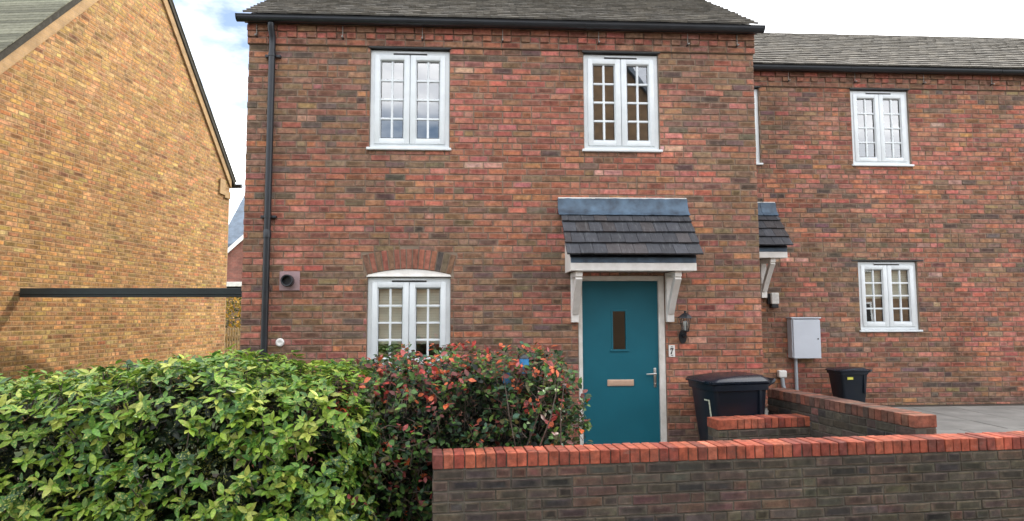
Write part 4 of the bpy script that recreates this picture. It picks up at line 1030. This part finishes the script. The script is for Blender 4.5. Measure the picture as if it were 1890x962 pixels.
for iq, p in enumerate(np.concatenate([cand, inn])):
    if p[1] > -1.0 and p[2] < .9: continue
    if p[0] > 2.3 and p[1] < -2.42: continue
    g = sdf_grad(f_s, p); d = g*.55+np.array([0, 0, .45])+sr.normal(0, .5, 3); d /= np.linalg.norm(d)
    Lt = sr.uniform(.14, .30); start = p-d*Lt*.8; end = p+d*Lt*.2+np.array([0, 0, -.02])
    mid = (start+end)/2+sr.normal(0, .02, 3)
    tw.tube([start, mid, end], [.0032, .0024, .0012], 4, cap=False)
    up_ = p[2]; redp = .08+.34*max(0, up_-.6)+(.08 if sr.random() < .3 else 0)
    tipk = None
    if sr.random() < redp*1.25: tipk = ['red', 'orange', 'orange', 'pink', 'maroon']
    if sr.random() < .42: mixk = ['mid', 'lime', 'mid', 'dark', 'olive', 'mid']
    else: mixk = ['dark', 'dark', 'mid', 'teal', 'olive', 'maroon', 'mid']
    if iq >= len(cand): mixk = ['deep', 'deep', 'dark']; tipk = None  # inner twigs: shade between the branches put into darker leaf colours
    n = sr.integers(6, 11)
    for k in range(n):
        t = .25+.8*k/n; pos = start+(end-start)*min(t, 1.0)+sr.normal(0, .008, 3)
        s_ = sr.normal(0, 1, 3); s_ -= d*s_.dot(d); s_ /= np.linalg.norm(s_)
        dd = s_*.85+d*.45+np.array([0, 0, -.15]); upv = np.array([0, -.35, .8])+sr.normal(0, .35, 3)
        mk = tipk if tipk and k >= n*.5 else mixk
        col = SC[mk[sr.integers(0, len(mk))]]; kk = 1+sr.uniform(-.25, .25)
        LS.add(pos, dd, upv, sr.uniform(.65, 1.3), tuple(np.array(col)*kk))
LS.build(sh, leaf_template(.056, .035, .10, .2), M['shrub'])
for i in range(30):
    bx = sr.uniform(1.7, 3.3); by = sr.uniform(-2.3, -1.1); tx = min(bx+sr.uniform(-.45, .45), 3.3); ty = by+sr.uniform(-.35, .25)
    tw.tube([(bx, by, -.02), (bx*.6+tx*.4+sr.normal(0, .05), by*.6+ty*.4, .5), (bx*.2+tx*.8+sr.normal(0, .04), ty, .95), (tx, ty-.05, 1.28)], [.010, .007, .0045, .002], 6)
tw.v = [(x-2.5, y+1.75, z_) for x, y, z_ in tw.v]
tw.build('twig', M['twig'], sh)

# golden shrub behind the fence
gs = tag(empty('golden_shrub', (-4.2, 12.4, 0)), 'golden-leaved shrub behind the paling fence', 'shrub')
LG = Leaves(); gr = np.random.default_rng(5)
for i in range(2600):
    v = gr.normal(0, 1, 3); v /= np.linalg.norm(v); rad = gr.uniform(.55, 1)**.5
    p = np.array([-4.2, 12.4, 1.25])+v*rad*np.array([1.5, .9, 1.15])
    c = [lin(196, 150, 50), lin(150, 128, 44), lin(96, 98, 44), lin(70, 78, 40)][gr.choice(4, p=[.35, .25, .25, .15])]
    LG.add(p, gr.normal(0, 1, 3), v+np.array([0, 0, .6]), gr.uniform(.8, 1.5), c)
LG.build(gs, leaf_template(.10, .06), M['shrub_far'], 0)
m = MB()
for i in range(7): m.tube([(gr.uniform(-.3, .3), gr.uniform(-.2, .2), -.05), (gr.uniform(-.5, .5), gr.uniform(-.3, .3), .9), (gr.uniform(-1, 1), gr.uniform(-.5, .5), 1.7)], [.03, .02, .008], 6)
m.build('stem', M['twig'], gs)

# bird feeders among the shrub
def feeder(label, loc, s):
    e = tag(empty('bird_feeder', loc), label, 'bird feeder', 'blue bird feeders in the shrub')
    m = MB(); m.lathe([(.030*s, 0), (.034*s, .004), (.034*s, .026*s), (.02*s, .03*s)], (0, 0, 0), 'z', 16); m.build('tray', M['black_plastic'], e, smooth='auto')
    m = MB(); m.lathe([(.038*s, .028*s), (.040*s, .04*s), (.040*s, .145*s), (.036*s, .15*s)], (0, 0, 0), 'z', 16); m.build('tube', M['blue'], e, smooth='auto')
    m = MB(); m.lathe([(.044*s, .150*s), (.042*s, .158*s), (.018*s, .180*s), (.006*s, .186*s)], (0, 0, 0), 'z', 16); m.tube([(0, 0, .18*s), (.008, 0, .20*s), (0, 0, .215*s), (-.008, 0, .20*s), (0, 0, .182*s)], .002, 6); m.build('cap', M['black_plastic'], e, smooth='auto')
    m = MB(); m.tube([(0, .0, 0), (0, .0, -loc[2])], .006, 8); m.build('pole', M['black_plastic'], e)
feeder('blue tube bird feeder with black cap standing above the shrub', (3.02, -1.95, 1.20), 1.0)
feeder('smaller blue bird feeder low in the shrub left of the capped one', (2.87, -1.98, 1.12), .8)
